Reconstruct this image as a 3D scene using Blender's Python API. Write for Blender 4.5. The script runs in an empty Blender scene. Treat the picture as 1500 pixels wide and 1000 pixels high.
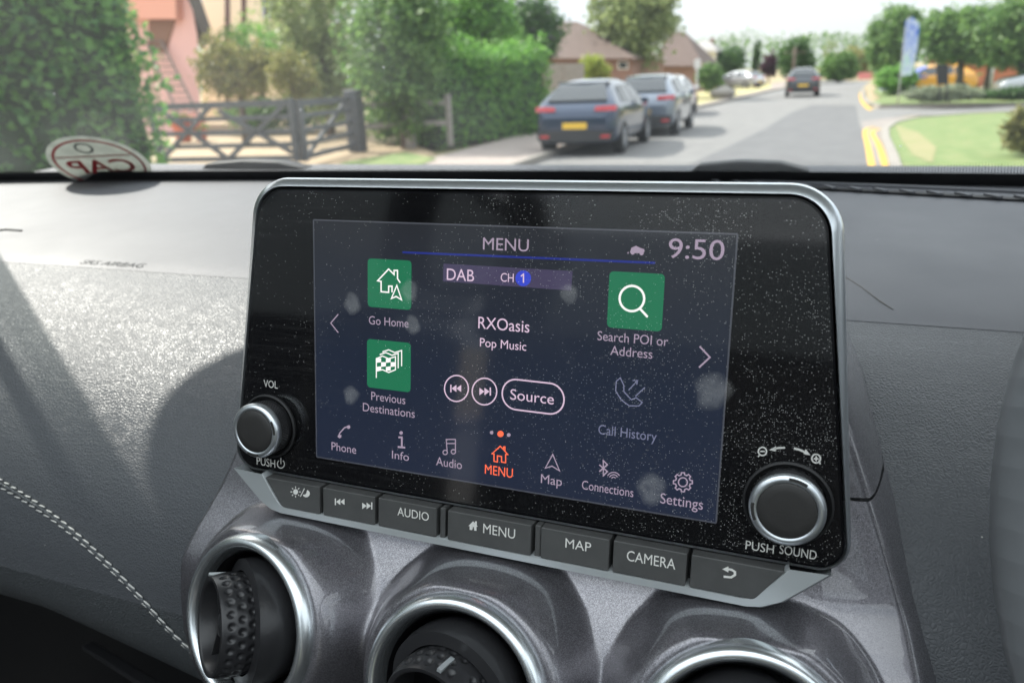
import bpy, bmesh, math, random
import numpy as np
from mathutils import Vector, Matrix
S = bpy.context.scene
COL = S.collection
rad = math.radians

# ------------------------------------------------------------------ camera
H = 1.5                                     # the phone is held 1.5 m above the road
FPX, YAW, PITCH, ROLL = 1127.0, rad(22.3), rad(18.87), rad(-2.34)
def axes():
    cy, sy, cp, sp = math.cos(YAW), math.sin(YAW), math.cos(PITCH), math.sin(PITCH)
    f = Vector((-sy*cp, cy*cp, -sp)); r = Vector((cy, sy, 0)); u = r.cross(f)
    return math.cos(ROLL)*r+math.sin(ROLL)*u, -math.sin(ROLL)*r+math.cos(ROLL)*u, f
RX, UY, FW = axes()
cam = bpy.data.cameras.new('camera'); camo = bpy.data.objects.new('camera', cam); COL.objects.link(camo)
m = Matrix((RX, UY, -FW)).transposed().to_4x4(); m.translation = Vector((0, 0, H)); camo.matrix_world = m
cam.sensor_width = 36; cam.lens = FPX/1500*36
cam.clip_start = .01; cam.clip_end = 3000
cam.dof.use_dof = True; cam.dof.focus_distance = .315; cam.dof.aperture_fstop = 12.0
S.camera = camo

# ------------------------------------------------------------------ sky, sun, exposure
SUN_AZ, SUN_EL = rad(72), rad(43)           # azimuth measured to the left of straight ahead
SV = Vector((-math.sin(SUN_AZ)*math.cos(SUN_EL), math.cos(SUN_AZ)*math.cos(SUN_EL), math.sin(SUN_EL)))
W = bpy.data.worlds.new('World'); S.world = W; W.use_nodes = True
nt = W.node_tree; nt.nodes.clear()
o = nt.nodes.new('ShaderNodeOutputWorld'); bg = nt.nodes.new('ShaderNodeBackground'); bg.inputs[1].default_value = .1
sk = nt.nodes.new('ShaderNodeTexSky'); sk.sky_type = 'NISHITA'; sk.sun_disc = False
sk.sun_elevation = SUN_EL; sk.sun_rotation = -SUN_AZ; sk.dust_density = 2.5
tc = nt.nodes.new('ShaderNodeTexCoord'); mp = nt.nodes.new('ShaderNodeMapping'); mp.inputs['Scale'].default_value = (1, 1, 3.5)
nz = nt.nodes.new('ShaderNodeTexNoise'); nz.inputs['Scale'].default_value = 2.2; nz.inputs['Detail'].default_value = 6
rp = nt.nodes.new('ShaderNodeValToRGB'); rp.color_ramp.elements[0].position = .28; rp.color_ramp.elements[0].color = (.45,)*3+(1,); rp.color_ramp.elements[1].position = .52; rp.color_ramp.elements[1].color = (1, 1, 1, 1)
mx = nt.nodes.new('ShaderNodeMix'); mx.data_type = 'RGBA'; mx.inputs['B'].default_value = (8.3, 8.8, 9.2, 1)
sz = nt.nodes.new('ShaderNodeSeparateXYZ'); el = nt.nodes.new('ShaderNodeMapRange'); el.inputs['To Min'].default_value = .40; cm = nt.nodes.new('ShaderNodeVectorMath'); cm.operation = 'SCALE'; cm.inputs[0].default_value = (8.3, 8.8, 9.2)
L = nt.links.new
L(tc.outputs['Generated'], mp.inputs[0]); L(mp.outputs[0], nz.inputs[0]); L(nz.outputs[0], rp.inputs[0]); L(rp.outputs[0], mx.inputs['Factor'])
L(tc.outputs['Generated'], sz.inputs[0]); L(sz.outputs[2], el.inputs['Value']); L(el.outputs[0], cm.inputs['Scale']); L(cm.outputs[0], mx.inputs['B']); L(sk.outputs[0], mx.inputs['A']); L(mx.outputs['Result'], bg.inputs[0]); L(bg.outputs[0], o.inputs[0])
sl = bpy.data.lights.new('sun', 'SUN'); sl.energy = 2.6; sl.angle = rad(.53); sl.color = (1, .95, .87)
so = bpy.data.objects.new('sun', sl); COL.objects.link(so); so.rotation_euler = SV.to_track_quat('Z', 'Y').to_euler(); so.location = SV*60
S.view_settings.view_transform = 'Standard'; S.view_settings.look = 'None'; S.view_settings.gamma = 1
S.view_settings.exposure = 1.72
S.cycles.use_denoising = True
S.cycles.max_bounces = 10; S.cycles.transparent_max_bounces = 16; S.cycles.caustics_reflective = False; S.cycles.sample_clamp_indirect = 6

# ------------------------------------------------------------------ rays (photo pixel -> place in the world)
def ray(x, y):
    return (FW + RX*((x-750)/FPX) - UY*((y-500)/FPX)).normalized()
def G(x, y, z=0.0):                          # where the sight line meets the ground (or height z)
    d = ray(x, y); t = (z-H)/d.z; p = d*t; p.z = z; return p
def Wp(x, y, Y):                             # where it meets the vertical plane Y
    d = ray(x, y); p = d*(Y/d.y); p.z += H; return p

# ------------------------------------------------------------------ object helpers
def link(name, me, mat=None, parent=None, smooth=True):
    ob = bpy.data.objects.new(name, me); COL.objects.link(ob)
    if parent: ob.parent = parent
    if mat is not None:
        for k in (mat if isinstance(mat, (list, tuple)) else [mat]): me.materials.append(k)
    if smooth: me.polygons.foreach_set('use_smooth', [True]*len(me.polygons))
    return ob
def thing(name, label, cat, loc=(0, 0, 0), rot=(0, 0, 0), group=None):
    e = bpy.data.objects.new(name, None); e.empty_display_size = .05; COL.objects.link(e); e.location = loc; e.rotation_euler = rot
    e['label'] = label; e['category'] = cat
    if group: e['group'] = group
    return e
def tag(ob, label, cat, group=None):
    ob['label'] = label; ob['category'] = cat
    if group: ob['group'] = group
    return ob
def struct(ob): ob['kind'] = 'structure'; return ob
class MB:
    def __init__(s): s.v = []; s.f = []; s.mi = []
    def add(s, vs, fs, mi=0):
        b = len(s.v); s.v += [tuple(v) for v in vs]; s.f += [tuple(b+i for i in f) for f in fs]; s.mi += [mi]*len(fs)
    def box(s, c, d, rz=0, mi=0):
        cx, cy, cz = c; a, b, e = d[0]/2, d[1]/2, d[2]/2; co, si = math.cos(rz), math.sin(rz)
        vs = [(cx+x*a*co-y*b*si, cy+x*a*si+y*b*co, cz+z*e) for z in (-1, 1) for x, y in ((-1, -1), (1, -1), (1, 1), (-1, 1))]
        s.add(vs, [(3, 2, 1, 0), (4, 5, 6, 7), (0, 1, 5, 4), (1, 2, 6, 5), (2, 3, 7, 6), (3, 0, 4, 7)], mi)
    def bar(s, p, q, w, h=None, mi=0):       # square bar from p to q
        p, q = Vector(p), Vector(q); d = (q-p).normalized(); h = h or w
        a = d.cross(Vector((0, 0, 1)));
        if a.length < .01: a = Vector((1, 0, 0))
        a.normalize(); b = a.cross(d)
        vs = [e+a*i*w/2+b*j*h/2 for e in (p, q) for i, j in ((-1, -1), (1, -1), (1, 1), (-1, 1))]
        s.add(vs, [(0, 1, 2, 3), (7, 6, 5, 4), (4, 5, 1, 0), (5, 6, 2, 1), (6, 7, 3, 2), (7, 4, 0, 3)], mi)
    def tube(s, pts, rs, n=10, mi=0, closed=False, caps=True):
        pts = [Vector(p) for p in pts]; rs = rs if hasattr(rs, '__len__') else [rs]*len(pts); N = len(pts); vs = []
        up = Vector((0.13, .31, .94))
        for i, p in enumerate(pts):
            d = (pts[(i+1) % N]-pts[i-1]) if closed else (pts[min(i+1, N-1)]-pts[max(i-1, 0)])
            d.normalize(); a = d.cross(up); a.normalize(); b = a.cross(d)
            vs += [p+(a*math.cos(2*math.pi*k/n)+b*math.sin(2*math.pi*k/n))*rs[i] for k in range(n)]
        fs = []
        for i in range(N if closed else N-1):
            j = (i+1) % N
            fs += [(i*n+k, i*n+(k+1) % n, j*n+(k+1) % n, j*n+k) for k in range(n)]
        if caps and not closed: fs += [tuple(range(n))[::-1], tuple((N-1)*n+k for k in range(n))]
        s.add(vs, fs, mi)
    def lathe(s, prof, n=64, mi=0, c=(0, 0, 0)):   # around local Z; prof = [(r, z)]
        vs = [(c[0]+r*math.cos(2*math.pi*k/n), c[1]+r*math.sin(2*math.pi*k/n), c[2]+z) for r, z in prof for k in range(n)]
        fs = [(i*n+k, i*n+(k+1) % n, (i+1)*n+(k+1) % n, (i+1)*n+k) for i in range(len(prof)-1) for k in range(n)]
        s.add(vs, fs, mi)
    def grid(s, rows, mi=0, closed=False):
        n = len(rows[0]); vs = [p for r in rows for p in r]
        fs = [(i*n+k, i*n+(k+1) % n, (i+1)*n+(k+1) % n, (i+1)*n+k) for i in range(len(rows)-1) for k in range(n if closed else n-1)]
        s.add(vs, fs, mi)
    def prism(s, poly, z0, z1, mi=0, top=None):    # outline in local XY; top = another outline for the upper face
        n = len(poly); top = top or poly
        vs = [(x, y, z0) for x, y in poly]+[(x, y, z1) for x, y in top]
        s.add(vs, [tuple(range(n))[::-1], tuple(range(n, 2*n))]+[(k, (k+1) % n, n+(k+1) % n, n+k) for k in range(n)], mi)
    def ribbon(s, pts, w, z, closed=False, mi=0):  # flat stroke in local XY
        P = [Vector((p[0], p[1])) for p in pts]; N = len(P); vs = []
        for i in range(N):
            a = P[i]-P[i-1] if (closed or i > 0) else P[1]-P[0]
            b = P[(i+1) % N]-P[i] if (closed or i < N-1) else P[-1]-P[-2]
            a.normalize(); b.normalize(); t = (a+b)
            if t.length < 1e-4: t = a.copy()
            t.normalize(); nn = Vector((-t.y, t.x)); k = min(1/max(.4, abs(nn.dot(Vector((-a.y, a.x))))), 2.2)*w/2
            vs += [(P[i].x+nn.x*k, P[i].y+nn.y*k, z), (P[i].x-nn.x*k, P[i].y-nn.y*k, z)]
        s.add(vs, [(2*i+1, 2*((i+1) % N)+1, 2*((i+1) % N), 2*i) for i in range(N if closed else N-1)], mi)
    def mesh(s, name):
        me = bpy.data.meshes.new(name); me.from_pydata(s.v, [], s.f); me.polygons.foreach_set('material_index', s.mi); me.update(); return me
    def build(s, name, mat, parent=None, smooth=False, bevel=0, seg=2, sharp=None, sub=0, fix=True):
        me = s.mesh(name)
        if fix:
            b = bmesh.new(); b.from_mesh(me); bmesh.ops.recalc_face_normals(b, faces=b.faces); b.to_mesh(me); b.free()
        ob = link(name, me, mat, parent, smooth)
        if bevel:
            md = ob.modifiers.new('bevel', 'BEVEL'); md.width = bevel; md.segments = seg; md.limit_method = 'ANGLE'; md.angle_limit = rad(35)
            if smooth: md.harden_normals = False
        if sub:
            md = ob.modifiers.new('smooth', 'SUBSURF'); md.levels = md.render_levels = sub
        if smooth and sharp: me.set_sharp_from_angle(angle=rad(sharp))
        return ob
def arc(cx, cy, r, a0, a1, n=12, ry=None):
    return [(cx+r*math.cos(rad(a0+(a1-a0)*i/n)), cy+(ry or r)*math.sin(rad(a0+(a1-a0)*i/n))) for i in range(n+1)]
def rounded(pts, rs, n=8):                    # rounded polygon (counter-clockwise)
    out = []; N = len(pts); rs = rs if hasattr(rs, '__len__') else [rs]*N
    for i in range(N):
        p = Vector(pts[i]); a = (Vector(pts[i-1])-p).normalized(); b = (Vector(pts[(i+1) % N])-p).normalized()
        ang = a.angle(b); d = rs[i]/math.tan(ang/2); c = p+(a+b).normalized()*(rs[i]/math.sin(ang/2))
        p0 = p+a*d-c; p1 = p+b*d-c; a0 = math.atan2(p0.y, p0.x); a1 = math.atan2(p1.y, p1.x)
        while a1 < a0: a1 += 2*math.pi
        if a1-a0 > math.pi: a1 -= 2*math.pi
        out += [(c.x+rs[i]*math.cos(a0+(a1-a0)*k/n), c.y+rs[i]*math.sin(a0+(a1-a0)*k/n)) for k in range(n+1)]
    return out
def offset_poly(poly, d):                     # grow a convex ccw outline by d
    out = []; N = len(poly)
    for i in range(N):
        a = Vector(poly[i])-Vector(poly[i-1]); b = Vector(poly[(i+1) % N])-Vector(poly[i])
        if a.length < 1e-9: a = b
        if b.length < 1e-9: b = a
        n = (Vector((a.y, -a.x)).normalized()+Vector((b.y, -b.x)).normalized()).normalized()
        out.append((poly[i][0]+n.x*d, poly[i][1]+n.y*d))
    return out

# ------------------------------------------------------------------ materials
def nodes(name):
    mt = bpy.data.materials.new(name); mt.use_nodes = True; t = mt.node_tree
    return mt, t, t.nodes['Principled BSDF'], t.links.new
def nd(t, typ, **kw):
    n = t.nodes.new('ShaderNode'+typ)
    for k, v in kw.items():
        if k in n.inputs: n.inputs[k].default_value = v
        else: setattr(n, k, v)
    return n
def coords(t, scale=(1, 1, 1), kind='Object'):
    c = nd(t, 'TexCoord'); mpn = nd(t, 'Mapping', Scale=scale); t.links.new(c.outputs[kind], mpn.inputs[0]); return mpn.outputs[0]
def plain(name, col, rough=.5, metal=0, spec=.5, coat=0, coat_r=.03, bump=None, vary=0, vscale=3, emit=None, es=0):
    mt, t, p, ln = nodes(name)
    p.inputs['Base Color'].default_value = (*col, 1); p.inputs['Roughness'].default_value = rough; p.inputs['Metallic'].default_value = metal
    p.inputs['Specular IOR Level'].default_value = spec; p.inputs['Coat Weight'].default_value = coat; p.inputs['Coat Roughness'].default_value = coat_r
    if emit: p.inputs['Emission Color'].default_value = (*emit, 1); p.inputs['Emission Strength'].default_value = es
    if vary:
        n = nd(t, 'TexNoise', Scale=vscale, Detail=5.0, Roughness=.6); ln(coords(t), n.inputs[0])
        r = nd(t, 'ValToRGB'); r.color_ramp.elements[0].position = .3; r.color_ramp.elements[1].position = .7
        r.color_ramp.elements[0].color = (*[c*(1-vary) for c in col], 1); r.color_ramp.elements[1].color = (*[min(1, c*(1+vary)) for c in col], 1)
        ln(n.outputs[0], r.inputs[0]); ln(r.outputs[0], p.inputs['Base Color'])
    if bump:
        n = nd(t, 'TexNoise', Scale=bump[0], Detail=3.0); ln(coords(t), n.inputs[0])
        b = nd(t, 'Bump', Strength=bump[1], Distance=bump[2]); ln(n.outputs[0], b.inputs['Height']); ln(b.outputs[0], p.inputs['Normal'])
    return mt
def leather(name, col, rough, cell=420, wrinkle=(60, 60, 60), ws=.5, strength=.5, dust=.0):
    mt, t, p, ln = nodes(name)
    p.inputs['Base Color'].default_value = (*col, 1); p.inputs['Specular IOR Level'].default_value = .55
    co = coords(t)
    w0 = nd(t, 'TexNoise', Scale=90.0, Detail=2.0); ln(co, w0.inputs[0])
    wa = nd(t, 'VectorMath', operation='SCALE'); wa.inputs['Scale'].default_value = .006; ln(w0.outputs['Color'], wa.inputs[0])
    ad = nd(t, 'VectorMath', operation='ADD'); ln(co, ad.inputs[0]); ln(wa.outputs[0], ad.inputs[1])
    v = nd(t, 'TexVoronoi', Scale=float(cell), feature='DISTANCE_TO_EDGE'); ln(ad.outputs[0], v.inputs['Vector'])
    r = nd(t, 'MapRange', **{'From Max': .28}); ln(v.outputs['Distance'], r.inputs['Value'])
    n = nd(t, 'TexNoise', Scale=1.0, Detail=4.0, Roughness=.55); ln(coords(t, wrinkle), n.inputs[0])
    mu = nd(t, 'MixRGB'); mu.inputs[0].default_value = ws; ln(r.outputs[0], mu.inputs[1]); ln(n.outputs[0], mu.inputs[2])
    b = nd(t, 'Bump', Strength=strength, Distance=.0012); ln(mu.outputs[0], b.inputs['Height']); ln(b.outputs[0], p.inputs['Normal'])
    n2 = nd(t, 'TexNoise', Scale=14.0, Detail=4.0); ln(co, n2.inputs[0])
    rr = nd(t, 'MapRange', **{'From Min': .3, 'From Max': .7, 'To Min': rough-.05, 'To Max': rough+.06}); ln(n2.outputs[0], rr.inputs['Value']); ln(rr.outputs[0], p.inputs['Roughness'])
    if dust:
        d = nd(t, 'TexVoronoi', Scale=230.0, Randomness=1.0); ln(co, d.inputs['Vector'])
        sz = nd(t, 'MapRange', **{'From Min': .04, 'From Max': .10, 'To Min': 1.0, 'To Max': 0.0}); ln(d.outputs['Distance'], sz.inputs['Value'])
        sp = nd(t, 'SeparateColor'); ln(d.outputs['Color'], sp.inputs[0])
        th = nd(t, 'Math', operation='LESS_THAN'); th.inputs[1].default_value = dust; ln(sp.outputs[0], th.inputs[0])
        mm = nd(t, 'Math', operation='MULTIPLY'); ln(sz.outputs[0], mm.inputs[0]); ln(th.outputs[0], mm.inputs[1])
        mc = nd(t, 'MixRGB'); mc.inputs[1].default_value = (*col, 1); mc.inputs[2].default_value = (.6, .58, .54, 1); ln(mm.outputs[0], mc.inputs[0]); ln(mc.outputs[0], p.inputs['Base Color'])
    return mt
M = {}
M['pad'] = leather('pad_top', (.098, .102, .115), .54, cell=1400, ws=.35, strength=.12, dust=.018)
M['leather'] = leather('pad_leather', (.088, .094, .103), .50, cell=640, wrinkle=(60, 230, 230), ws=.62, strength=.46, dust=.006)
M['leather_low'] = leather('pad_lower', (.088, .096, .102), .46, cell=560, wrinkle=(140, 140, 140), ws=.4, strength=.6, dust=.012)
M['dark'] = plain('dark_plastic', (.012, .012, .013), .55)
M['black'] = plain('black_satin', (.008, .008, .009), .35)
M['vent_black'] = plain('vent_plastic', (.024, .024, .026), .32, bump=(900, .1, .0005))
M['silver'] = plain('satin_silver', (.70, .74, .77), .30, metal=.9, bump=(700, .04, .0004))
M['silver_trim'] = plain('satin_trim', (.54, .575, .585), .40, metal=.55, bump=(700, .05, .0004))
M['knob_cap'] = plain('knob_cap', (.028, .027, .026), .5, bump=(1500, .12, .0003), vary=.15, vscale=60)
M['button'] = plain('button_rubber', (.075, .076, .075), .48, bump=(2500, .1, .0003), vary=.12, vscale=80)
M['print'] = plain('white_print', (.78, .77, .73), .6)
M['stitch'] = plain('stitch_thread', (.75, .74, .70), .8)
M['headliner'] = plain('headliner_cloth', (.42, .41, .39), .9)
M['cabin'] = plain('cabin_trim', (.06, .06, .063), .7)
def piano():
    mt, t, p, ln = nodes('piano_black'); p.inputs['Base Color'].default_value = (.004, .004, .005, 1); p.inputs['Roughness'].default_value = .09; p.inputs['Specular IOR Level'].default_value = .2; return mt
M['piano'] = piano()
def paint():
    mt, t, p, ln = nodes('metallic_grey')
    v = nd(t, 'TexVoronoi', Scale=4200.0); ln(coords(t), v.inputs['Vector'])
    sp = nd(t, 'SeparateColor'); ln(v.outputs['Color'], sp.inputs[0])
    r = nd(t, 'ValToRGB'); r.color_ramp.elements[0].color = (.14, .135, .15, 1); r.color_ramp.elements[1].color = (.33, .32, .345, 1)
    r.color_ramp.elements[0].position = .2; ln(sp.outputs[0], r.inputs[0]); ln(r.outputs[0], p.inputs['Base Color'])
    p.inputs['Metallic'].default_value = .8; p.inputs['Roughness'].default_value = .40; p.inputs['Coat Weight'].default_value = 1; p.inputs['Coat Roughness'].default_value = .025; p.inputs['Coat IOR'].default_value = 1.6
    s2 = nd(t, 'VectorMath', operation='SUBTRACT'); s2.inputs[1].default_value = (.5, .5, .5); ln(v.outputs['Color'], s2.inputs[0])
    s3 = nd(t, 'VectorMath', operation='SCALE'); s3.inputs['Scale'].default_value = .22; ln(s2.outputs[0], s3.inputs[0])
    ge = nd(t, 'NewGeometry'); a = nd(t, 'VectorMath', operation='ADD'); ln(ge.outputs['Normal'], a.inputs[0]); ln(s3.outputs[0], a.inputs[1])
    nn = nd(t, 'VectorMath', operation='NORMALIZE'); ln(a.outputs[0], nn.inputs[0]); ln(nn.outputs[0], p.inputs['Normal'])
    return mt
M['paint'] = paint()
def emit(name, col, st, spec=.0, rough=.4):
    return plain(name, (.01, .01, .012), rough, spec=spec, emit=col, es=st)
def display_mat():
    mt, t, p, ln = nodes('display_panel')
    p.inputs['Base Color'].default_value = (.01, .012, .016, 1); p.inputs['Roughness'].default_value = .3; p.inputs['Specular IOR Level'].default_value = .2
    sx = nd(t, 'SeparateXYZ'); ln(coords(t), sx.inputs[0])
    r = nd(t, 'ValToRGB'); e = r.color_ramp.elements; e[0].position = 0; e[0].color = (.012, .018, .042, 1); e[1].position = 1; e[1].color = (.016, .017, .021, 1)
    k = e.new(.45); k.color = (.009, .015, .034, 1)
    mr = nd(t, 'MapRange', **{'From Min': -.052, 'From Max': .052}); ln(sx.outputs[1], mr.inputs['Value']); ln(mr.outputs[0], r.inputs[0])
    ln(r.outputs[0], p.inputs['Emission Color']); p.inputs['Emission Strength'].default_value = .27
    return mt
M['display'] = display_mat()
UI = {'white': emit('ui_white', (.62, .47, .60), .36), 'grey': emit('ui_grey', (.36, .29, .38), .33), 'dim': emit('ui_dim', (.12, .13, .2), .45), 'orange': emit('ui_orange', (1, .16, .07), .36),
      'green': emit('ui_green', (.012, .15, .07), .36), 'blue': emit('ui_blue', (.03, .05, .42), .45), 'box': emit('ui_box', (.07, .06, .12), .28), 'navy': emit('ui_navy', (.01, .035, .11), .6), 'tile_white': emit('ui_tile_white', (.8, .78, .76), .42)}
def schlick(t, f0=.04):
    lw = nd(t, 'LayerWeight', Blend=.5); pw = nd(t, 'Math', operation='POWER'); pw.inputs[1].default_value = 5; t.links.new(lw.outputs['Facing'], pw.inputs[0])
    r = nd(t, 'MapRange', **{'To Min': f0, 'To Max': 1.0}); t.links.new(pw.outputs[0], r.inputs['Value']); return r
def glass_dirty():
    mt, t, p, ln = nodes('cover_glass'); t.nodes.remove(p); out = t.nodes['Material Output']
    co = coords(t)
    tr = nd(t, 'BsdfTransparent'); gl = nd(t, 'BsdfGlossy', Roughness=.06); fr = schlick(t)
    m1 = nd(t, 'MixShader'); ln(fr.outputs[0], m1.inputs[0]); ln(tr.outputs[0], m1.inputs[1]); ln(gl.outputs[0], m1.inputs[2])
    df = nd(t, 'BsdfDiffuse', Color=(.50, .50, .49, 1))
    sx = nd(t, 'SeparateXYZ'); ln(co, sx.inputs[0])
    # fine dust: two sizes of specks, thicker to the right
    dens = nd(t, 'MapRange', **{'From Min': -.06, 'From Max': .11, 'To Min': .05, 'To Max': .28}); ln(sx.outputs[0], dens.inputs['Value'])
    pn = nd(t, 'TexNoise', Scale=28.0, Detail=3.0); ln(co, pn.inputs[0])
    pr = nd(t, 'MapRange', **{'From Min': .35, 'From Max': .7}); ln(pn.outputs[0], pr.inputs['Value'])
    dm = nd(t, 'Math', operation='MULTIPLY'); ln(dens.outputs[0], dm.inputs[0]); ln(pr.outputs[0], dm.inputs[1])
    total = None
    for sc, d0, d1, gain in ((1500, .10, .26, 1.7), (800, .06, .15, .8), (330, .02, .06, .35)):
        v = nd(t, 'TexVoronoi', Scale=float(sc), voronoi_dimensions='2D'); ln(co, v.inputs['Vector'])
        s = nd(t, 'MapRange', **{'From Min': d0, 'From Max': d1, 'To Min': 1.0, 'To Max': 0.0}); ln(v.outputs['Distance'], s.inputs['Value'])
        sp = nd(t, 'SeparateColor'); ln(v.outputs['Color'], sp.inputs[0])
        g = nd(t, 'Math', operation='MULTIPLY'); g.inputs[1].default_value = gain; ln(dm.outputs[0], g.inputs[0])
        th = nd(t, 'Math', operation='LESS_THAN'); ln(sp.outputs[0], th.inputs[0]); ln(g.outputs[0], th.inputs[1])
        q = nd(t, 'Math', operation='MULTIPLY'); ln(s.outputs[0], q.inputs[0]); ln(th.outputs[0], q.inputs[1])
        q2 = nd(t, 'Math', operation='MULTIPLY'); ln(q.outputs[0], q2.inputs[0]); ln(sp.outputs[1], q2.inputs[1])
        if total is None: total = q2
        else:
            a = nd(t, 'Math', operation='MAXIMUM'); ln(total.outputs[0], a.inputs[0]); ln(q2.outputs[0], a.inputs[1]); total = a
    # wipe marks: long thin streaks across the left half
    wv = nd(t, 'TexNoise', Scale=1.0, Detail=5.0, Roughness=.65, Distortion=.4)
    mpw = nd(t, 'Mapping', Scale=(22, 620, 1), Rotation=(0, 0, rad(-8))); cc = nd(t, 'TexCoord'); ln(cc.outputs['Object'], mpw.inputs[0]); ln(mpw.outputs[0], wv.inputs[0])
    ws = nd(t, 'MapRange', **{'From Min': .5, 'From Max': .75, 'To Min': 0.0, 'To Max': .055}); ln(wv.outputs[0], ws.inputs['Value'])
    wl = nd(t, 'MapRange', **{'From Min': -.13, 'From Max': .10, 'To Min': 1.0, 'To Max': .1}); ln(sx.outputs[0], wl.inputs['Value'])
    wm = nd(t, 'Math', operation='MULTIPLY'); ln(ws.outputs[0], wm.inputs[0]); ln(wl.outputs[0], wm.inputs[1])
    wq = nd(t, 'Math', operation='MULTIPLY'); ln(wm.outputs[0], wq.inputs[0]); ln(pr.outputs[0], wq.inputs[1])
    ad = nd(t, 'Math', operation='ADD', use_clamp=True); ln(total.outputs[0], ad.inputs[0]); ln(wq.outputs[0], ad.inputs[1])
    a2 = nd(t, 'Math', operation='ADD', use_clamp=True); a2.inputs[1].default_value = .005; ln(ad.outputs[0], a2.inputs[0])
    m2 = nd(t, 'MixShader'); ln(a2.outputs[0], m2.inputs[0]); ln(m1.outputs[0], m2.inputs[1]); ln(df.outputs[0], m2.inputs[2])
    ln(m2.outputs[0], out.inputs[0]); return mt
M['cover'] = glass_dirty()
def smudge():
    mt, t, p, ln = nodes('finger_smudge'); t.nodes.remove(p); out = t.nodes['Material Output']
    tr = nd(t, 'BsdfTransparent'); df = nd(t, 'BsdfDiffuse', Color=(.7, .7, .7, 1)); co = coords(t)
    w = nd(t, 'TexWave', Scale=700.0, Distortion=6.0, Detail=2.0); ln(co, w.inputs[0])
    n = nd(t, 'TexNoise', Scale=350.0, Detail=3.0); ln(co, n.inputs[0])
    mu = nd(t, 'Math', operation='MULTIPLY'); ln(w.outputs[1], mu.inputs[0]); ln(n.outputs[0], mu.inputs[1])
    ua = nd(t, 'Attribute'); ua.attribute_name = 'edge'; m2_ = nd(t, 'Math', operation='MULTIPLY'); ln(ua.outputs['Fac'], m2_.inputs[1])
    r = nd(t, 'MapRange', **{'From Max': .5, 'To Min': .05, 'To Max': .30}); ln(mu.outputs[0], r.inputs['Value']); ln(r.outputs[0], m2_.inputs[0])
    m2 = nd(t, 'MixShader'); ln(m2_.outputs[0], m2.inputs[0]); ln(tr.outputs[0], m2.inputs[1]); ln(df.outputs[0], m2.inputs[2]); ln(m2.outputs[0], out.inputs[0]); return mt
M['smudge'] = smudge()
def windscreen_mat(name, tint, dustf, spec=True):
    mt, t, p, ln = nodes(name); t.nodes.remove(p); out = t.nodes['Material Output']
    tr = nd(t, 'BsdfTransparent', Color=(*tint, 1)); gl = nd(t, 'BsdfGlossy', Roughness=.02); fr = schlick(t)
    lim = nd(t, 'Math', operation='MULTIPLY'); lim.inputs[1].default_value = .8; ln(fr.outputs[0], lim.inputs[0])
    m1 = nd(t, 'MixShader'); ln(lim.outputs[0], m1.inputs[0]); ln(tr.outputs[0], m1.inputs[1]); ln(gl.outputs[0], m1.inputs[2])
    df = nd(t, 'BsdfDiffuse', Color=(.75, .78, .8, 1)); tl = nd(t, 'BsdfTranslucent', Color=(.75, .78, .8, 1)); md = nd(t, 'MixShader', Fac=.5); ln(df.outputs[0], md.inputs[1]); ln(tl.outputs[0], md.inputs[2])
    co = coords(t); n = nd(t, 'TexNoise', Scale=9.0, Detail=5.0); ln(co, n.inputs[0])
    r = nd(t, 'MapRange', **{'From Min': .3, 'From Max': .7, 'To Min': dustf*.6, 'To Max': dustf*1.4}); ln(n.outputs[0], r.inputs['Value'])
    v = nd(t, 'TexVoronoi', Scale=75.0); ln(co, v.inputs['Vector'])
    s = nd(t, 'MapRange', **{'From Min': .03, 'From Max': .09, 'To Min': .8, 'To Max': 0.0}); ln(v.outputs['Distance'], s.inputs['Value'])
    sp = nd(t, 'SeparateColor'); ln(v.outputs['Color'], sp.inputs[0]); th = nd(t, 'Math', operation='LESS_THAN'); th.inputs[1].default_value = .10; ln(sp.outputs[0], th.inputs[0])
    q = nd(t, 'Math', operation='MULTIPLY'); ln(s.outputs[0], q.inputs[0]); ln(th.outputs[0], q.inputs[1])
    a = nd(t, 'Math', operation='MAXIMUM'); ln(r.outputs[0], a.inputs[0]); ln(q.outputs[0], a.inputs[1])
    m2 = nd(t, 'MixShader'); ln(a.outputs[0], m2.inputs[0]); ln(m1.outputs[0], m2.inputs[1]); ln(md.outputs[0], m2.inputs[2])
    ln(m2.outputs[0], out.inputs[0]); return mt
M['windscreen'] = windscreen_mat('windscreen_glass', (.93, .95, .94), .058)
M['side_glass'] = windscreen_mat('side_glass', (.26, .28, .28), .012)  # dark tint added to weaken sun on the left dash and screen reflections
M['clear_glass'] = windscreen_mat('clear_glass', (.9, .92, .91), .01)

# ================================================================== THE CAR AROUND THE CAMERA
XC = -.113                                   # centre line of the car
def Z(z): return z+H
PROF = [(.80, -.090), (.70, -.0955), (.60, -.102), (.50, -.110), (.43, -.1177), (.405, -.1218), (.37, -.128), (.335, -.140), (.30, -.158), (.275, -.180), (.258, -.205), (.248, -.235), (.245, -.26), (.252, -.285), (.27, -.31), (.30, -.33), (.36, -.345)]
def dash_hit(x, y, lift=0.0):
    d = ray(x, y); best = None; bn = None
    for (y0, z0), (y1, z1) in zip(PROF[:-1], PROF[1:]):
        ex, ez = y1-y0, z1-z0; det = -d.y*ez+ex*d.z
        if abs(det) < 1e-9: continue
        t = (-y0*ez+ex*z0)/det; s = (d.y*z0-d.z*y0)/det
        if -1e-6 <= s <= 1+1e-6 and t > 0 and (best is None or t < best): best = t; bn = Vector((0, ez, -ex)).normalized()
    if best is None: return None
    p = d*best
    if bn.dot(d) > 0: bn = -bn
    p += bn*lift; p.z += H; return p
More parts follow.
